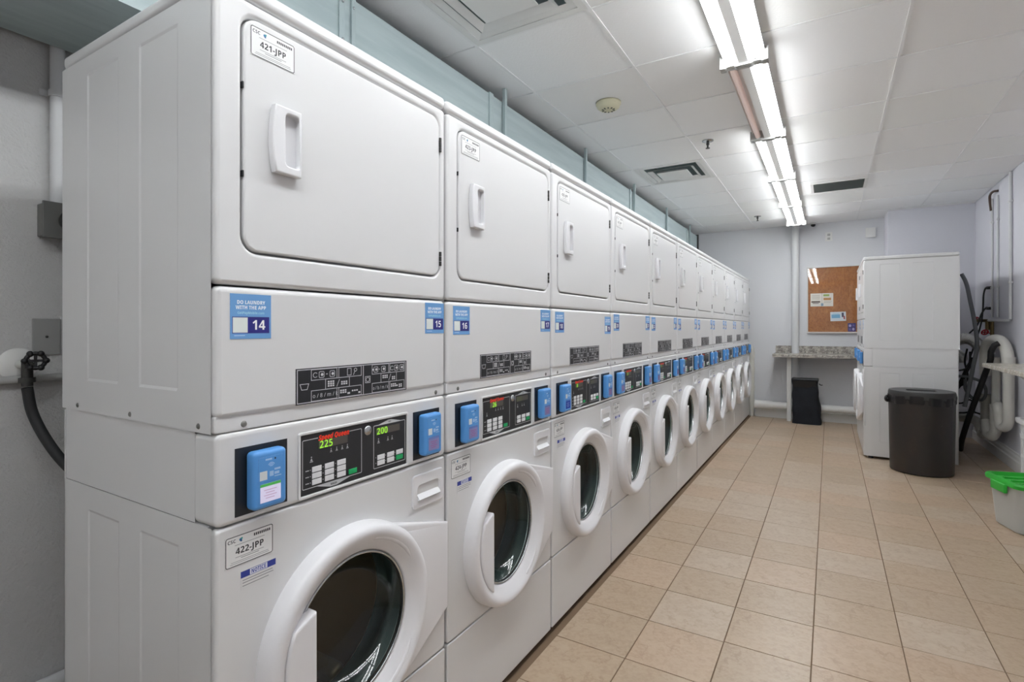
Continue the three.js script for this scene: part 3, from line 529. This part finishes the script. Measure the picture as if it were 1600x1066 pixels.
// ---------------------------------------------------------------- left wall
{
  const c = thing('conduit', 'painted vertical conduit on the left wall above the switch box', 'pipe');
  part('pipe', rod([XL + 0.022, 1.655, 0.7], [XL + 0.022, CEIL - 0.01, 0.7], 0.019), M.pipePaint, c);
  part('clamp', merge([rod([XL + 0.022, 2.0, 0.7], [XL + 0.022, 2.02, 0.7], 0.023), boxT(XL, XL + 0.006, 2.0, 2.02, 0.66, 0.75)]), M.pipePaint, c);
  const b = thing('switch_box', 'grey metal electrical switch box on the left wall', 'electrical box', [XL, 1.6, 0.71]);
  part('box', rbox(0.001, 0.06, -0.052, 0.052, -0.06, 0.055, 0.004), M.dullMetal, b);
  part('cover', rbox(0.058, 0.066, -0.058, 0.056, -0.065, 0.06, 0.002), std({ color: 0x7a7a78, roughness: 0.5, metalness: 0.5 }), b);
  part('knob', new THREE.CylinderGeometry(0.034, 0.036, 0.012, 24).rotateZ(Math.PI / 2).translate(0.072, 0, -0.012), M.darkMetal, b);
  part('socket_face', new THREE.CylinderGeometry(0.026, 0.026, 0.006, 24).rotateZ(Math.PI / 2).translate(0.079, 0, -0.012), M.black, b);
  const p = thing('cover_plate', 'grey painted wall plate above the hose valve', 'wall plate', [XL, 1.232, 0.678]);
  part('plate', rbox(0.0005, 0.008, -0.058, 0.058, -0.036, 0.036, 0.003), std({ color: 0x9d9d9b, roughness: 0.55 }), p);
  part('screw', new THREE.SphereGeometry(0.004, 8, 6).translate(0.008, 0.0, 0), M.darkMetal, p);
  const h = thing('wall_pipe', 'thin painted pipe running level along the left wall', 'pipe');
  part('pipe', rod([XL + 0.02, 1.102, -0.6], [XL + 0.02, 1.102, 3.0], 0.012), std({ color: 0xb5b5b3, roughness: 0.6 }), h);
  const lo = thing('wall_pipe', 'pale drain pipe low along the left wall', 'pipe');
  part('pipe', rod([XL + 0.035, 0.135, -0.6], [XL + 0.035, 0.135, 3.0], 0.022), M.pipePaint, lo);
  const v = thing('hose_valve', 'hose valve with black wheel handle on a round wall flange', 'valve', [XL, 1.148, 0.61]);
  part('flange', latheZ([[0, 0.014], [0.02, 0.014], [0.045, 0.005], [0.05, 0]], 32).rotateY(Math.PI / 2).translate(0.001, 0, 0), std({ color: 0xe2e2df, roughness: 0.6 }), v);
  part('stub', new THREE.CylinderGeometry(0.012, 0.013, 0.06, 16).rotateZ(Math.PI / 2).translate(0.04, 0.0, 0), std({ color: 0xd8d8d4, roughness: 0.5 }), v);
  part('valve_body', merge([new THREE.CylinderGeometry(0.014, 0.014, 0.075, 16).translate(0.075, -0.026, 0), new THREE.CylinderGeometry(0.009, 0.009, 0.05, 12).rotateZ(1.2).translate(0.095, 0.004, 0), new THREE.CylinderGeometry(0.021, 0.021, 0.014, 6).translate(0.075, -0.045, 0)]), M.darkMetal, v);
  const wh = [new THREE.TorusGeometry(0.022, 0.006, 8, 24)]; for (let k = 0; k < 6; k++) wh.push(new THREE.SphereGeometry(0.009, 10, 8).translate(0.024 * Math.cos(k * 1.047), 0.024 * Math.sin(k * 1.047), 0)); wh.push(new THREE.BoxGeometry(0.04, 0.008, 0.006), new THREE.BoxGeometry(0.008, 0.04, 0.006));
  part('wheel_handle', merge(wh).rotateY(Math.PI / 2 - 0.3).translate(0.12, 0.014, -0.006), M.black, v);
  single('fill_hose', tube([[XL + 0.075, 1.08, 0.61], [XL + 0.078, 1.0, 0.622], [XL + 0.13, 0.88, 0.66], [XL + 0.24, 0.76, 0.72], [XL + 0.4, 0.6, 0.8]], 0.0145), std({ color: 0x2c2d2e, roughness: 0.6 }), 'dark rubber hose hanging from the valve on the left wall', 'hose');
}

// ---------------------------------------------------------------- end wall
{
  single('riser_pipe', rod([-0.402, 0, TB - 0.083], [-0.402, CEIL - 0.002, TB - 0.083], 0.046, 24), M.pipePaint, 'painted vertical pipe beside the cork board', 'pipe');
  const hp = thing('drain_pipe', 'white horizontal pipe low along the end wall', 'pipe');
  part('pipe', rod([-0.9, 0.185, TB - 0.19], [0.6, 0.185, TB - 0.19], 0.05, 20), M.whitePaint, hp);
  part('coupling', rod([-0.9, 0.185, TB - 0.19], [-0.68, 0.185, TB - 0.19], 0.058, 20), M.whitePaint, hp);
  const sp = thing('drain_stack', 'white plastic drain stack at the far end of the row', 'pipe');
  part('pipe', rod([-0.955, 0.0, 8.24], [-0.955, 0.92, 8.24], 0.036, 20), M.pvc, sp);
  for (const y of [0.16, 0.36, 0.62, 0.84]) part('coupling', rod([-0.955, y, 8.24], [-0.955, y + 0.07, 8.24], 0.044, 20), M.pvc, sp);
  part('elbow', tube([[-0.955, 0.9, 8.24], [-0.955, 0.95, 8.24], [-0.975, 0.985, 8.24], [-1.02, 0.99, 8.24]], 0.036, 16, 14), M.pvc, sp);

  // granite counter with backsplash on a white leg
  const gm = std({ map: rep(graniteMap, 2.6, 2.6), roughness: 0.25 });
  const ct = thing('granite_counter', 'speckled grey granite shelf with backsplash on the end wall', 'counter');
  const top = new THREE.Shape(); top.moveTo(-0.655, 7.84); top.lineTo(0.3, 7.84); top.lineTo(0.3, TB - 0.002); top.lineTo(-0.655, TB - 0.002);
  top.holes.push(circlePath(new THREE.Path(), -0.402, TB - 0.083, 0.049, 24));
  part('slab', metric(slab(top, 0.907, 0.043, 0.004).rotateX(-Math.PI / 2)), gm, ct);
  part('backsplash', metric(boxT(-0.65, 0.3, 0.9075, 1.005, TB - 0.03, TB - 0.002)), gm, ct);
  const lg = thing('counter_leg', 'white post under the left end of the granite shelf', 'leg', [-0.466, 0, 8.02]);
  part('post', rbox(-0.026, 0.026, 0.0, 0.863, -0.026, 0.026, 0.003), M.whitePaint, lg);
  single('hanging_cable', rod([-0.385, 0.52, 8.19], [-0.385, 0.86, 8.19], 0.009), M.cordBlack, 'black cable hanging under the granite shelf', 'cable');

  // black laundry bag
  const bag = thing('laundry_bag', 'black cloth laundry bag standing under the granite shelf', 'bag', [-0.256, 0, 7.93]);
  const bm = std({ map: rep(clothMap, 30, 30), roughness: 0.85, bumpMap: rep(fineBump, 2, 3), bumpScale: 0.004 });
  const sg = 48, sv = 26, pos = [], uv = [], idx = [];
  for (let j = 0; j <= sv; j++) for (let i = 0; i <= sg; i++) {
    const a = i / sg * Math.PI * 2, v = j / sv, n = Math.sin(a * 3 + v * 7) * 0.006 + Math.sin(a * 5 - v * 11) * 0.005 + Math.sin(v * 19 + a) * 0.003;
    const k = Math.pow(Math.pow(Math.abs(Math.cos(a)), 5) + Math.pow(Math.abs(Math.sin(a)), 5), -0.2), wx = (0.158 - 0.008 * v + 0.006 * Math.sin(v * 6)) * k + n, wz = (0.105 - 0.015 * v) * k + n;
    pos.push(wx * Math.cos(a) - 0.02 * v, v * 0.585 + (j === 0 ? 0.002 : 0) + Math.sin(a * 2 + 1) * 0.006 * v, wz * Math.sin(a)); uv.push(i / sg, v);
  }
  for (let j = 0; j < sv; j++) for (let i = 0; i < sg; i++) { const p = j * (sg + 1) + i; idx.push(p, p + sg + 1, p + 1, p + 1, p + sg + 1, p + sg + 2); }
  const bg = new THREE.BufferGeometry(); bg.setAttribute('position', new THREE.Float32BufferAttribute(pos, 3)); bg.setAttribute('uv', new THREE.Float32BufferAttribute(uv, 2)); bg.setIndex(idx); bg.computeVertexNormals();
  part('bag_body', bg, bm, bag);
  part('rim_band', rbox(-0.172, 0.138, 0.56, 0.592, -0.092, 0.092, 0.014, 2), M.black, bag, 'folded black rim');
  part('flap', new THREE.PlaneGeometry(0.26, 0.09, 8, 4).rotateX(0.2).translate(-0.02, 0.52, 0.098), M.black, bag, 'black mesh front flap');
  part('drawstring', new THREE.TubeGeometry(new THREE.CatmullRomCurve3([[0.14, 0.53, 0.05], [0.165, 0.515, 0.06], [0.18, 0.52, 0.06]].map((p) => new THREE.Vector3(...p))), 10, 0.006, 8), M.black, bag);

  // cork board behind glass
  const cb = thing('cork_board', 'framed cork notice board behind glass on the end wall', 'notice board', [0.04, 1.63, TB]);
  const w = 0.305, hh = 0.452, fs = rectShape(-w, -hh, w, hh); fs.holes.push(rectPath(new THREE.Path(), -w + 0.014, -hh + 0.022, w - 0.014, hh - 0.014, 0));
  part('frame', slab(fs, 0.034, 0.033, 0.003), std({ color: 0xd2d0cc, roughness: 0.4, metalness: 0.3 }), cb, 'pale metal frame');
  part('cork', box(-w + 0.01, w - 0.01, -hh + 0.01, hh - 0.01, 0.004, 0.012), std({ map: rep(corkMap, 1, 1), roughness: 0.95 }), cb);
  part('glass_pane', box(-w + 0.012, w - 0.012, -hh + 0.016, hh - 0.012, 0.0245, 0.0265), M.pane, cb, 'clear glass door');
  part('catch', rbox(w - 0.022, w - 0.01, 0.02, 0.13, 0.028, 0.042, 0.003), M.whitePaint, cb);
  const paper = (name, lab, X0, X1, Y0, Y1, tex, tilt = 0) => { const m = single(name, new THREE.BoxGeometry(X1 - X0, Y1 - Y0, 0.0012), printed(tex, { roughness: 0.7 }), lab, 'paper'); m.position.set((X0 + X1) / 2, (Y0 + Y1) / 2, -(TB - 0.0136)); m.rotation.z = tilt; };
  paper('paper_flyer', 'white flyer with small colour pictures on the cork board', -0.222, 0.043, 1.545, 1.722, canvasTex(256, 170, (c, ww, h) => {
    c.fillStyle = '#e6e2d8'; c.fillRect(0, 0, ww, h); c.fillStyle = '#8f8a80'; c.fillRect(128, 0, 3, h); c.fillStyle = '#5b4a3c'; c.fillRect(10, 100, 100, 20); c.fillRect(24, 126, 70, 8); c.fillStyle = '#9ab45a'; c.fillRect(146, 14, 66, 26); c.fillStyle = '#c08a4c'; c.fillRect(148, 60, 84, 30); c.fillStyle = '#7f9cb4'; c.fillRect(120, 130, 26, 34); c.fillStyle = '#bdb7aa'; for (let i = 0; i < 5; i++) c.fillRect(16, 20 + i * 13, 90, 5); c.fillRect(150, 104, 90, 6); c.fillRect(150, 118, 80, 6);
  }));
  paper('paper_notice', 'pale blue and white notice on the cork board', 0.01, 0.188, 1.345, 1.468, canvasTex(200, 130, (c, ww, h) => { c.fillStyle = '#dfe6ec'; c.fillRect(0, 0, ww, h); c.fillStyle = '#79b9dd'; c.fillRect(16, 36, 110, 52); c.fillStyle = '#a9d5ec'; c.fillRect(30, 22, 80, 10); c.fillStyle = '#3d3a58'; c.fillRect(146, 14, 26, 62); c.fillStyle = '#b0555c'; c.fillRect(168, 60, 18, 46); }), 0.03);
  paper('paper_card', 'small purple card at the lower corner of the cork board', 0.208, 0.298, 1.205, 1.318, canvasTex(128, 128, (c, ww, h) => { c.fillStyle = '#40387e'; c.fillRect(0, 0, ww, h); c.fillStyle = '#b9b4dc'; dot(c, 36, 40, 20); dot(c, 88, 92, 20); c.fillStyle = '#6a62b4'; dot(c, 92, 36, 16); dot(c, 34, 94, 16); }));

  const outlet = thing('wall_outlet', 'small white outlet plate on the end wall above the cork board', 'outlet', [-0.008, 2.482, TB]);
  part('plate', rbox(-0.042, 0.042, -0.06, 0.06, 0.0005, 0.009, 0.003), M.whitePaint, outlet);
  for (const y of [-0.026, 0.026]) part('socket', rbox(-0.017, 0.017, y - 0.015, y + 0.015, 0.008, 0.0115, 0.001, 1), std({ color: 0xb4b4b2, roughness: 0.5 }), outlet);
  const jb = thing('junction_box', 'square white box on the end wall near the boxed-out corner', 'electrical box', [0.456, 2.492, TB]);
  part('box', rbox(-0.05, 0.05, -0.058, 0.058, 0.0005, 0.04, 0.004), M.whitePaint, jb);
  part('cover', rbox(-0.054, 0.054, -0.062, 0.062, 0.038, 0.044, 0.002), M.whitePaint, jb);
}

// ---------------------------------------------------------------- right side: pipes, hoses, cords
{
  const cond = (name, lab, t, y0, y1, r, m) => { const g = thing(name, lab, 'conduit'); part('pipe', rod([XR - r - 0.004, y0, t], [XR - r - 0.004, y1, t], r), m, g); for (const y of [y0 + (y1 - y0) * 0.25, y0 + (y1 - y0) * 0.8]) part('strap', boxT(XR - 2 * r - 0.008, XR - 0.0005, y - 0.008, y + 0.008, t - r - 0.008, t + r + 0.008), m, g); return g; };
  cond('conduit', 'thin painted conduit on the right wall farthest from us', 7.07, 1.36, 2.56, 0.008, M.pipePaint);
  cond('conduit', 'thin painted conduit on the right wall, middle of three', 6.86, 1.36, CEIL - 0.12, 0.008, M.pipePaint);
  const e = thing('conduit_elbow', 'dark rusty conduit stub bending into the right wall under the ceiling', 'conduit');
  part('pipe', tube([[XR - 0.004, 2.6, 6.88], [XR - 0.03, 2.602, 6.9], [XR - 0.034, 2.59, 7.04], [XR - 0.03, 2.56, 7.07], [XR - 0.02, 2.44, 7.07]], 0.011, 24, 8), std({ color: 0x54423a, roughness: 0.7 }), e);
  const g3 = cond('water_pipe', 'white water pipe down the right wall turning towards the brass valve', 6.42, 1.335, CEIL - 0.005, 0.012, M.pipePaint);
  part('level_pipe', tube([[XR - 0.016, 1.34, 6.42], [XR - 0.018, 1.325, 6.44], [XR - 0.03, 1.325, 6.5], [XR - 0.05, 1.328, 6.7], [XR - 0.07, 1.33, 6.9]], 0.013, 24, 10), M.pipePaint, g3);
  const bv = thing('brass_valve', 'brass valve fitting with red lever handles above the white pipes', 'valve', [1.345, 1.33, 7.08]);
  part('body', merge([new THREE.CylinderGeometry(0.016, 0.016, 0.16, 14).rotateZ(Math.PI / 2).rotateY(0.9).translate(-0.01, 0, 0.02), new THREE.CylinderGeometry(0.02, 0.02, 0.09, 14).translate(0.02, -0.05, 0.06), new THREE.CylinderGeometry(0.016, 0.016, 0.2, 12).translate(0.045, -0.1, 0.1)]), M.brass, bv);
  part('wheel_handle', merge([new THREE.TorusGeometry(0.024, 0.006, 8, 20), new THREE.BoxGeometry(0.05, 0.008, 0.008), new THREE.BoxGeometry(0.008, 0.05, 0.008)]).rotateY(0.4).translate(-0.06, 0.01, 0.03), M.red, bv, 'red wheel handle');
  part('wheel_handle', merge([new THREE.TorusGeometry(0.026, 0.007, 8, 20), new THREE.BoxGeometry(0.05, 0.008, 0.008), new THREE.BoxGeometry(0.008, 0.05, 0.008)]).rotateY(0.2).rotateX(0.5).translate(-0.01, -0.118, 0.1), M.red, bv, 'red wheel handle');
  part('wheel_handle', new THREE.BoxGeometry(0.06, 0.008, 0.014).rotateZ(-0.5).translate(0.03, -0.13, 0.1), M.red, bv, 'red lever handle');
  // plugs in wall sockets with cords
  for (const [y, lab, pts] of [[1.664, 'black power cord plugged in high on the right wall', [[1.395, 1.664, 7.13], [1.349, 1.655, 7.03], [1.33, 1.594, 7.0], [1.316, 1.464, 6.95], [1.292, 1.304, 6.9], [1.253, 1.144, 6.88], [1.2, 0.96, 6.86]]],
    [1.455, 'black power cord plugged in low on the right wall', [[1.395, 1.455, 7.13], [1.345, 1.455, 7.0], [1.315, 1.401, 7.0], [1.267, 1.272, 6.95], [1.212, 1.207, 6.93], [1.15, 1.12, 6.93]]]]) {
    const o = thing('wall_socket', y > 1.5 ? 'upper white wall socket behind the right machines' : 'lower white wall socket behind the right machines', 'outlet', [XR, y, 7.13]);
    part('plate', rbox(-0.008, -0.0005, -0.055, 0.055, -0.035, 0.035, 0.002), M.whitePaint, o);
    const c = thing('power_cord', lab, 'cord'); part('cord', tube(pts, 0.0075, 40, 8), M.cordBlack, c);
    part('plug', boxT(1.375, XR - 0.009, y - 0.014, y + 0.014, 7.105, 7.145), M.cordBlack, c);
  }
  single('gray_hose', tube([[1.12, 1.793, 6.78], [1.153, 1.714, 6.78], [1.182, 1.49, 6.72], [1.2, 1.302, 6.66], [1.208, 1.087, 6.61], [1.172, 0.876, 6.58], [1.14, 0.69, 6.56], [1.11, 0.5, 6.57]], 0.017), M.grayHose, 'thick grey hose arching up behind the right machines', 'hose');
  single('drain_hose', tube([[1.3, 1.118, 6.30], [1.277, 1.106, 6.30], [1.252, 1.05, 6.31], [1.25, 0.966, 6.33], [1.243, 0.856, 6.45], [1.203, 0.671, 6.5], [1.151, 0.412, 6.6], [1.119, 0.148, 6.75], [1.129, 0.03, 6.88]], 0.024), M.cordBlack, 'thick black drain hose running down to the floor', 'hose');
  // PVC
  const U = thing('vent_pipe', 'white plastic pipe in an upside-down U by the right wall', 'pipe');
  part('pipe', tube([[1.288, 0.80, 6.7], [1.287, 1.02, 6.7], [1.295, 1.115, 6.62], [1.316, 1.15, 6.5], [1.338, 1.13, 6.38], [1.352, 1.05, 6.3], [1.355, 0.96, 6.262]], 0.046, 40, 16), M.pvc, U);
  part('downpipe', rod([1.356, 0.47, 6.258], [1.356, 0.97, 6.258], 0.04, 20), M.pvc, U);
  part('coupling', rod([1.356, 0.93, 6.258], [1.356, 1.0, 6.258], 0.047, 20), M.pvc, U);
  part('trap', tube([[1.356, 0.5, 6.258], [1.356, 0.42, 6.268], [1.345, 0.37, 6.30], [1.332, 0.365, 6.34], [1.322, 0.41, 6.375], [1.32, 0.5, 6.39], [1.32, 0.545, 6.42], [1.325, 0.53, 6.48]], 0.04, 40, 14), M.pvc, U);
  const p2 = thing('drain_standpipe', 'yellowed white standpipe with a curved trap at its foot', 'pipe');
  part('pipe', rod([1.335, 0.5, 6.56], [1.335, 0.98, 6.56], 0.034, 20), M.pvc, p2);
  part('coupling', rod([1.335, 0.36, 6.56], [1.335, 0.54, 6.56], 0.047, 20), M.pvc, p2);
  part('trap', tube([[1.335, 0.4, 6.56], [1.333, 0.30, 6.56], [1.318, 0.235, 6.6], [1.305, 0.235, 6.66], [1.3, 0.3, 6.72], [1.3, 0.36, 6.75]], 0.043, 36, 14), M.pvc, p2);
  const p3 = thing('drain_standpipe', 'short grey-white standpipe behind the yellowed one', 'pipe');
  part('pipe', rod([1.318, 0.22, 6.86], [1.318, 0.6, 6.86], 0.04, 18), std({ color: 0xb8b6ae, roughness: 0.5 }), p3);
  part('coupling', rod([1.318, 0.52, 6.86], [1.318, 0.6, 6.86], 0.05, 18), std({ color: 0xb8b6ae, roughness: 0.5 }), p3);
  part('elbow', tube([[1.318, 0.3, 6.86], [1.318, 0.24, 6.87], [1.318, 0.2, 6.92], [1.318, 0.19, 7.0]], 0.043, 20, 14), M.pvc, p3);
  const wp = thing('floor_drain_pipe', 'white drain pipe low behind the right machines', 'pipe');
  part('pipe', tube([[1.15, 0.29, 7.4], [1.2, 0.30, 7.3], [1.25, 0.31, 7.2], [1.3, 0.29, 7.1], [1.33, 0.2, 7.06]], 0.045, 24, 14), M.pvc, wp);
  // foil dryer duct: rings along a curve
  const foil = (name, lab, pts, r) => {
    const cv = new THREE.CatmullRomCurve3(pts.map(([x, y, t]) => V(x, y, t))), n = 96, m = 20, fr = cv.computeFrenetFrames(n), pos = [], idx = [];
    for (let i = 0; i <= n; i++) { const c = cv.getPointAt(i / n), q = r * (1 + 0.09 * Math.sin(i * Math.PI / 2)); for (let j = 0; j <= m; j++) { const a = j / m * Math.PI * 2, k = q * (1 + 0.03 * Math.sin(i * 1.7 + j * 2.3)); const p = c.clone().addScaledVector(fr.normals[i], Math.cos(a) * k).addScaledVector(fr.binormals[i], Math.sin(a) * k); pos.push(p.x, p.y, p.z); } }
    for (let i = 0; i < n; i++) for (let j = 0; j < m; j++) { const p = i * (m + 1) + j; idx.push(p, p + 1, p + m + 1, p + 1, p + m + 2, p + m + 1); }
    const g = new THREE.BufferGeometry(); g.setAttribute('position', new THREE.Float32BufferAttribute(pos, 3)); g.setIndex(idx); g.computeVertexNormals();
    single(name, g, M.foil, lab, 'duct');
  };
  foil('foil_duct', 'crinkled silver dryer hose joining the white U pipe', [[1.03, 1.1, 6.9], [1.1, 1.125, 6.88], [1.16, 1.15, 6.85], [1.215, 1.13, 6.8], [1.262, 1.06, 6.74]], 0.05);
  foil('foil_duct', 'crinkled silver dryer hose drooping below the other one', [[1.03, 1.0, 6.95], [1.09, 1.0, 6.95], [1.14, 0.98, 6.97], [1.17, 0.93, 7.02]], 0.042);
  // small hoses and leads tangled behind the machines
  const leads = [[0.013, M.grayHose, 'grey hose looping round below the white U pipe', [[1.06, 0.785, 6.7], [1.155, 0.779, 6.65], [1.242, 0.737, 6.6], [1.27, 0.672, 6.6], [1.268, 0.606, 6.62], [1.25, 0.563, 6.66], [1.23, 0.567, 6.7]]],
    [0.014, M.grayHose, 'grey hose hanging in a short curve behind the drain hose', [[1.145, 0.75, 6.76], [1.15, 0.65, 6.76], [1.195, 0.575, 6.78], [1.235, 0.55, 6.8]]],
    [0.008, M.cordBlack, 'thin black lead bent upward behind the right machines', [[1.02, 0.69, 6.92], [1.08, 0.66, 6.9], [1.152, 0.701, 6.82], [1.172, 0.778, 6.8], [1.15, 0.923, 6.8], [1.165, 1.05, 6.78]]],
    [0.009, M.cordBlack, 'black lead rising beside the grey hose', [[1.03, 0.82, 6.75], [1.1, 0.835, 6.75], [1.165, 0.863, 6.76], [1.185, 0.94, 6.78], [1.19, 1.02, 6.8]]],
    [0.009, M.cordBlack, 'black lead running level near the floor drain', [[1.1, 0.37, 7.1], [1.195, 0.375, 7.1], [1.256, 0.39, 7.1], [1.333, 0.375, 7.0]]],
    [0.007, M.cordBlack, 'thin black lead curling between the standpipes', [[1.08, 0.48, 6.95], [1.154, 0.498, 6.92], [1.204, 0.534, 6.9], [1.235, 0.50, 6.88], [1.24, 0.42, 6.9]]],
    [0.02, M.cordBlack, 'thick black hose slanting behind the drain hose', [[1.25, 0.95, 6.98], [1.2, 0.83, 7.0], [1.15, 0.68, 7.02], [1.08, 0.56, 7.05]]]];
  for (const [r, m, lab, pts] of leads) single('machine_hose', tube(pts, r, 32, 10), m, lab, 'hose');
}

// ---------------------------------------------------------------- right counter, bins, hamper
{
  const gm = std({ map: rep(graniteMap2, 2.6, 2.6), roughness: 0.25 });
  const c = thing('wall_counter', 'pale granite shelf along the right wall, cut by the picture edge', 'counter');
  const s = new THREE.Shape(); s.moveTo(1.112, 2.6); s.lineTo(XR - 0.002, 2.6); s.lineTo(XR - 0.002, 5.9); s.lineTo(1.112, 5.9);
  part('slab', metric(slab(s, 0.96, 0.036, 0.004).rotateX(-Math.PI / 2)), gm, c);
  const b = new THREE.Shape(); b.moveTo(XR - 0.002, 0.923); b.lineTo(1.2, 0.923); b.quadraticCurveTo(1.34, 0.88, XR - 0.002, 0.72); b.lineTo(XR - 0.002, 0.923);
  for (const t of [5.72, 4.4, 3.1]) part('bracket', slab(b, 0.02, 0.04, 0.004).translate(0, 0, -t), M.whitePaint, c, 'white curved bracket');

  const can = thing('trash_can', 'round black-brown trash can with bag beside the right machines', 'trash can', [0.69, 0, 5.82]);
  part('body', latheY([[0, 0.004], [0.222, 0.004], [0.226, 0.012], [0.231, 0.33], [0.236, 0.62], [0.232, 0.64]], 64), std({ map: rep(canMap, 3, 1.2), roughness: 0.42 }), can);
  const bag = latheY([[0.2375, 0.60], [0.24, 0.612], [0.2385, 0.63], [0.2415, 0.65], [0.24, 0.668]], 96), bp = bag.attributes.position;
  for (let i = 0; i < bp.count; i++) { const a = Math.atan2(bp.getZ(i), bp.getX(i)), d = Math.sin(a * 11) * 0.004 + Math.sin(a * 23 + 1) * 0.003, k = 1 + d / 0.24; bp.setX(i, bp.getX(i) * k); bp.setZ(i, bp.getZ(i) * k); bp.setY(i, bp.getY(i) + Math.sin(a * 4 + 0.6) * 0.008); }
  bag.computeVertexNormals(); part('bag_edge', bag, std({ color: 0x1b1b1d, roughness: 0.3 }), can, 'black bag folded over the rim');
  part('bag_knot', new THREE.TorusGeometry(0.022, 0.012, 8, 18).rotateY(Math.PI / 2 - 0.7).translate(-0.243, 0.625, 0.02), std({ color: 0x1b1b1d, roughness: 0.3 }), can);
  const lidS = circlePath(new THREE.Shape(), 0, 0, 0.235, 48); lidS.holes.push(rectPath(new THREE.Path(), -0.105, -0.065, 0.105, 0.065, 0.02));
  part('lid', merge([slab(lidS, 0.708, 0.02, 0.005, 40).rotateX(-Math.PI / 2), latheY([[0.2355, 0.70], [0.239, 0.69], [0.239, 0.645], [0.234, 0.645]], 64)]), std({ color: 0x3b3b3b, roughness: 0.4 }), can, 'dark flat lid with an opening');

  // tote with green lid
  const tote = thing('storage_tote', 'clear plastic tote with a bright green lid on the floor', 'storage bin', [1.14, 0, 4.49], 0.28);
  const clear = phys({ color: 0xe3e4e2, roughness: 0.45, transmission: 0.45, thickness: 0 });
  const ringR = (w, d, r, y) => { const o = []; for (const [sx, sz, a0] of [[1, 1, 0], [-1, 1, 1], [-1, -1, 2], [1, -1, 3]]) for (let k = 0; k <= 6; k++) { const a = (a0 + k / 6) * Math.PI / 2; o.push([sx * (w - r) + r * Math.cos(a), y, sz * (d - r) + r * Math.sin(a)]); } return o; };
  const loft = (rings) => { const n = rings[0].length, pos = [], idx = []; rings.forEach((q) => q.forEach((p) => pos.push(...p))); for (let j = 0; j + 1 < rings.length; j++) for (let i = 0; i < n; i++) { const a = j * n + i, b2 = j * n + (i + 1) % n; idx.push(a, b2, a + n, b2, b2 + n, a + n); } const g = new THREE.BufferGeometry(); g.setAttribute('position', new THREE.Float32BufferAttribute(pos, 3)); g.setIndex(idx); const f = g.toNonIndexed(); f.setAttribute('uv', new THREE.Float32BufferAttribute(new Float32Array(f.attributes.position.count * 2), 2)); return toCreasedNormals(f, 0.7); };
  part('tub', merge([loft([ringR(0.19, 0.13, 0.05, 0.004), ringR(0.2, 0.14, 0.055, 0.012), ringR(0.213, 0.155, 0.055, 0.2), ringR(0.222, 0.165, 0.05, 0.30), ringR(0.228, 0.17, 0.05, 0.305)]), box(-0.17, 0.17, 0.004, 0.008, -0.11, 0.11)]), clear, tote, 'cloudy clear tub');
  const lg = std({ color: 0x2fb63a, roughness: 0.4 });
  const tl = part('lid', merge([loft([ringR(0.236, 0.178, 0.05, 0.285), ringR(0.238, 0.18, 0.05, 0.305), ringR(0.232, 0.174, 0.05, 0.316), ringR(0.215, 0.157, 0.045, 0.316), ringR(0.205, 0.147, 0.04, 0.296)]), box(-0.2, 0.2, 0.293, 0.297, -0.142, 0.142)]), lg, tote, 'bright green lid');
  for (const k of [-0.08, 0, 0.08]) part('lid_rib', rbox(-0.17, 0.17, 0.296, 0.306, k - 0.012, k + 0.012, 0.004, 1), lg, tl);
  for (const e of [-1, 1]) part('latch', rbox(e > 0 ? 0.226 : -0.246, e > 0 ? 0.246 : -0.226, 0.235, 0.29, -0.07, 0.07, 0.006), lg, tote, 'green lid latch');

  // white hamper
  const hm = thing('laundry_hamper', 'tall white slotted plastic hamper behind the green-lidded tote', 'laundry basket', [1.27, 0, 4.99], 0);
  const hw = 0.115, hd = 0.12;
  part('rim', loft([ringR(hw + 0.012, hd + 0.012, 0.04, 0.585), ringR(hw + 0.018, hd + 0.018, 0.04, 0.6), ringR(hw + 0.016, hd + 0.016, 0.04, 0.618), ringR(hw - 0.004, hd - 0.004, 0.04, 0.618), ringR(hw - 0.006, hd - 0.006, 0.04, 0.58)]), M.plastic, hm);
  part('base', loft([ringR(hw - 0.03, hd - 0.03, 0.04, 0.002), ringR(hw - 0.026, hd - 0.026, 0.04, 0.08)]), M.plastic, hm);
  part('floor_pan', box(-hw + 0.04, hw - 0.04, 0.002, 0.008, -hd + 0.04, hd - 0.04), M.plastic, hm);
  for (const y of [0.2, 0.34, 0.48]) { const k = 0.026 * (1 - y / 0.6); part('band', loft([ringR(hw - k, hd - k, 0.04, y), ringR(hw - k + 0.002, hd - k + 0.002, 0.04, y + 0.03)]), M.plastic, hm); }
  for (let k = 0; k < 6; k++) for (const e of [-1, 1]) { const z = -hd + 0.04 + k * 0.032; part('slat', boxT(e * (hw - 0.012) - 0.002, e * (hw - 0.012) + 0.002, 0.07, 0.59, -z - 0.009, -z + 0.009).rotateZ(0).translate(0, 0, 0), M.plastic, hm); }
  for (let k = 0; k < 6; k++) for (const e of [-1, 1]) { const x = -hw + 0.04 + k * 0.03; part('slat', box(x - 0.009, x + 0.009, 0.07, 0.59, e * (hd - 0.012) - 0.002, e * (hd - 0.012) + 0.002), M.plastic, hm); }
}

renderer.render(scene, camera);
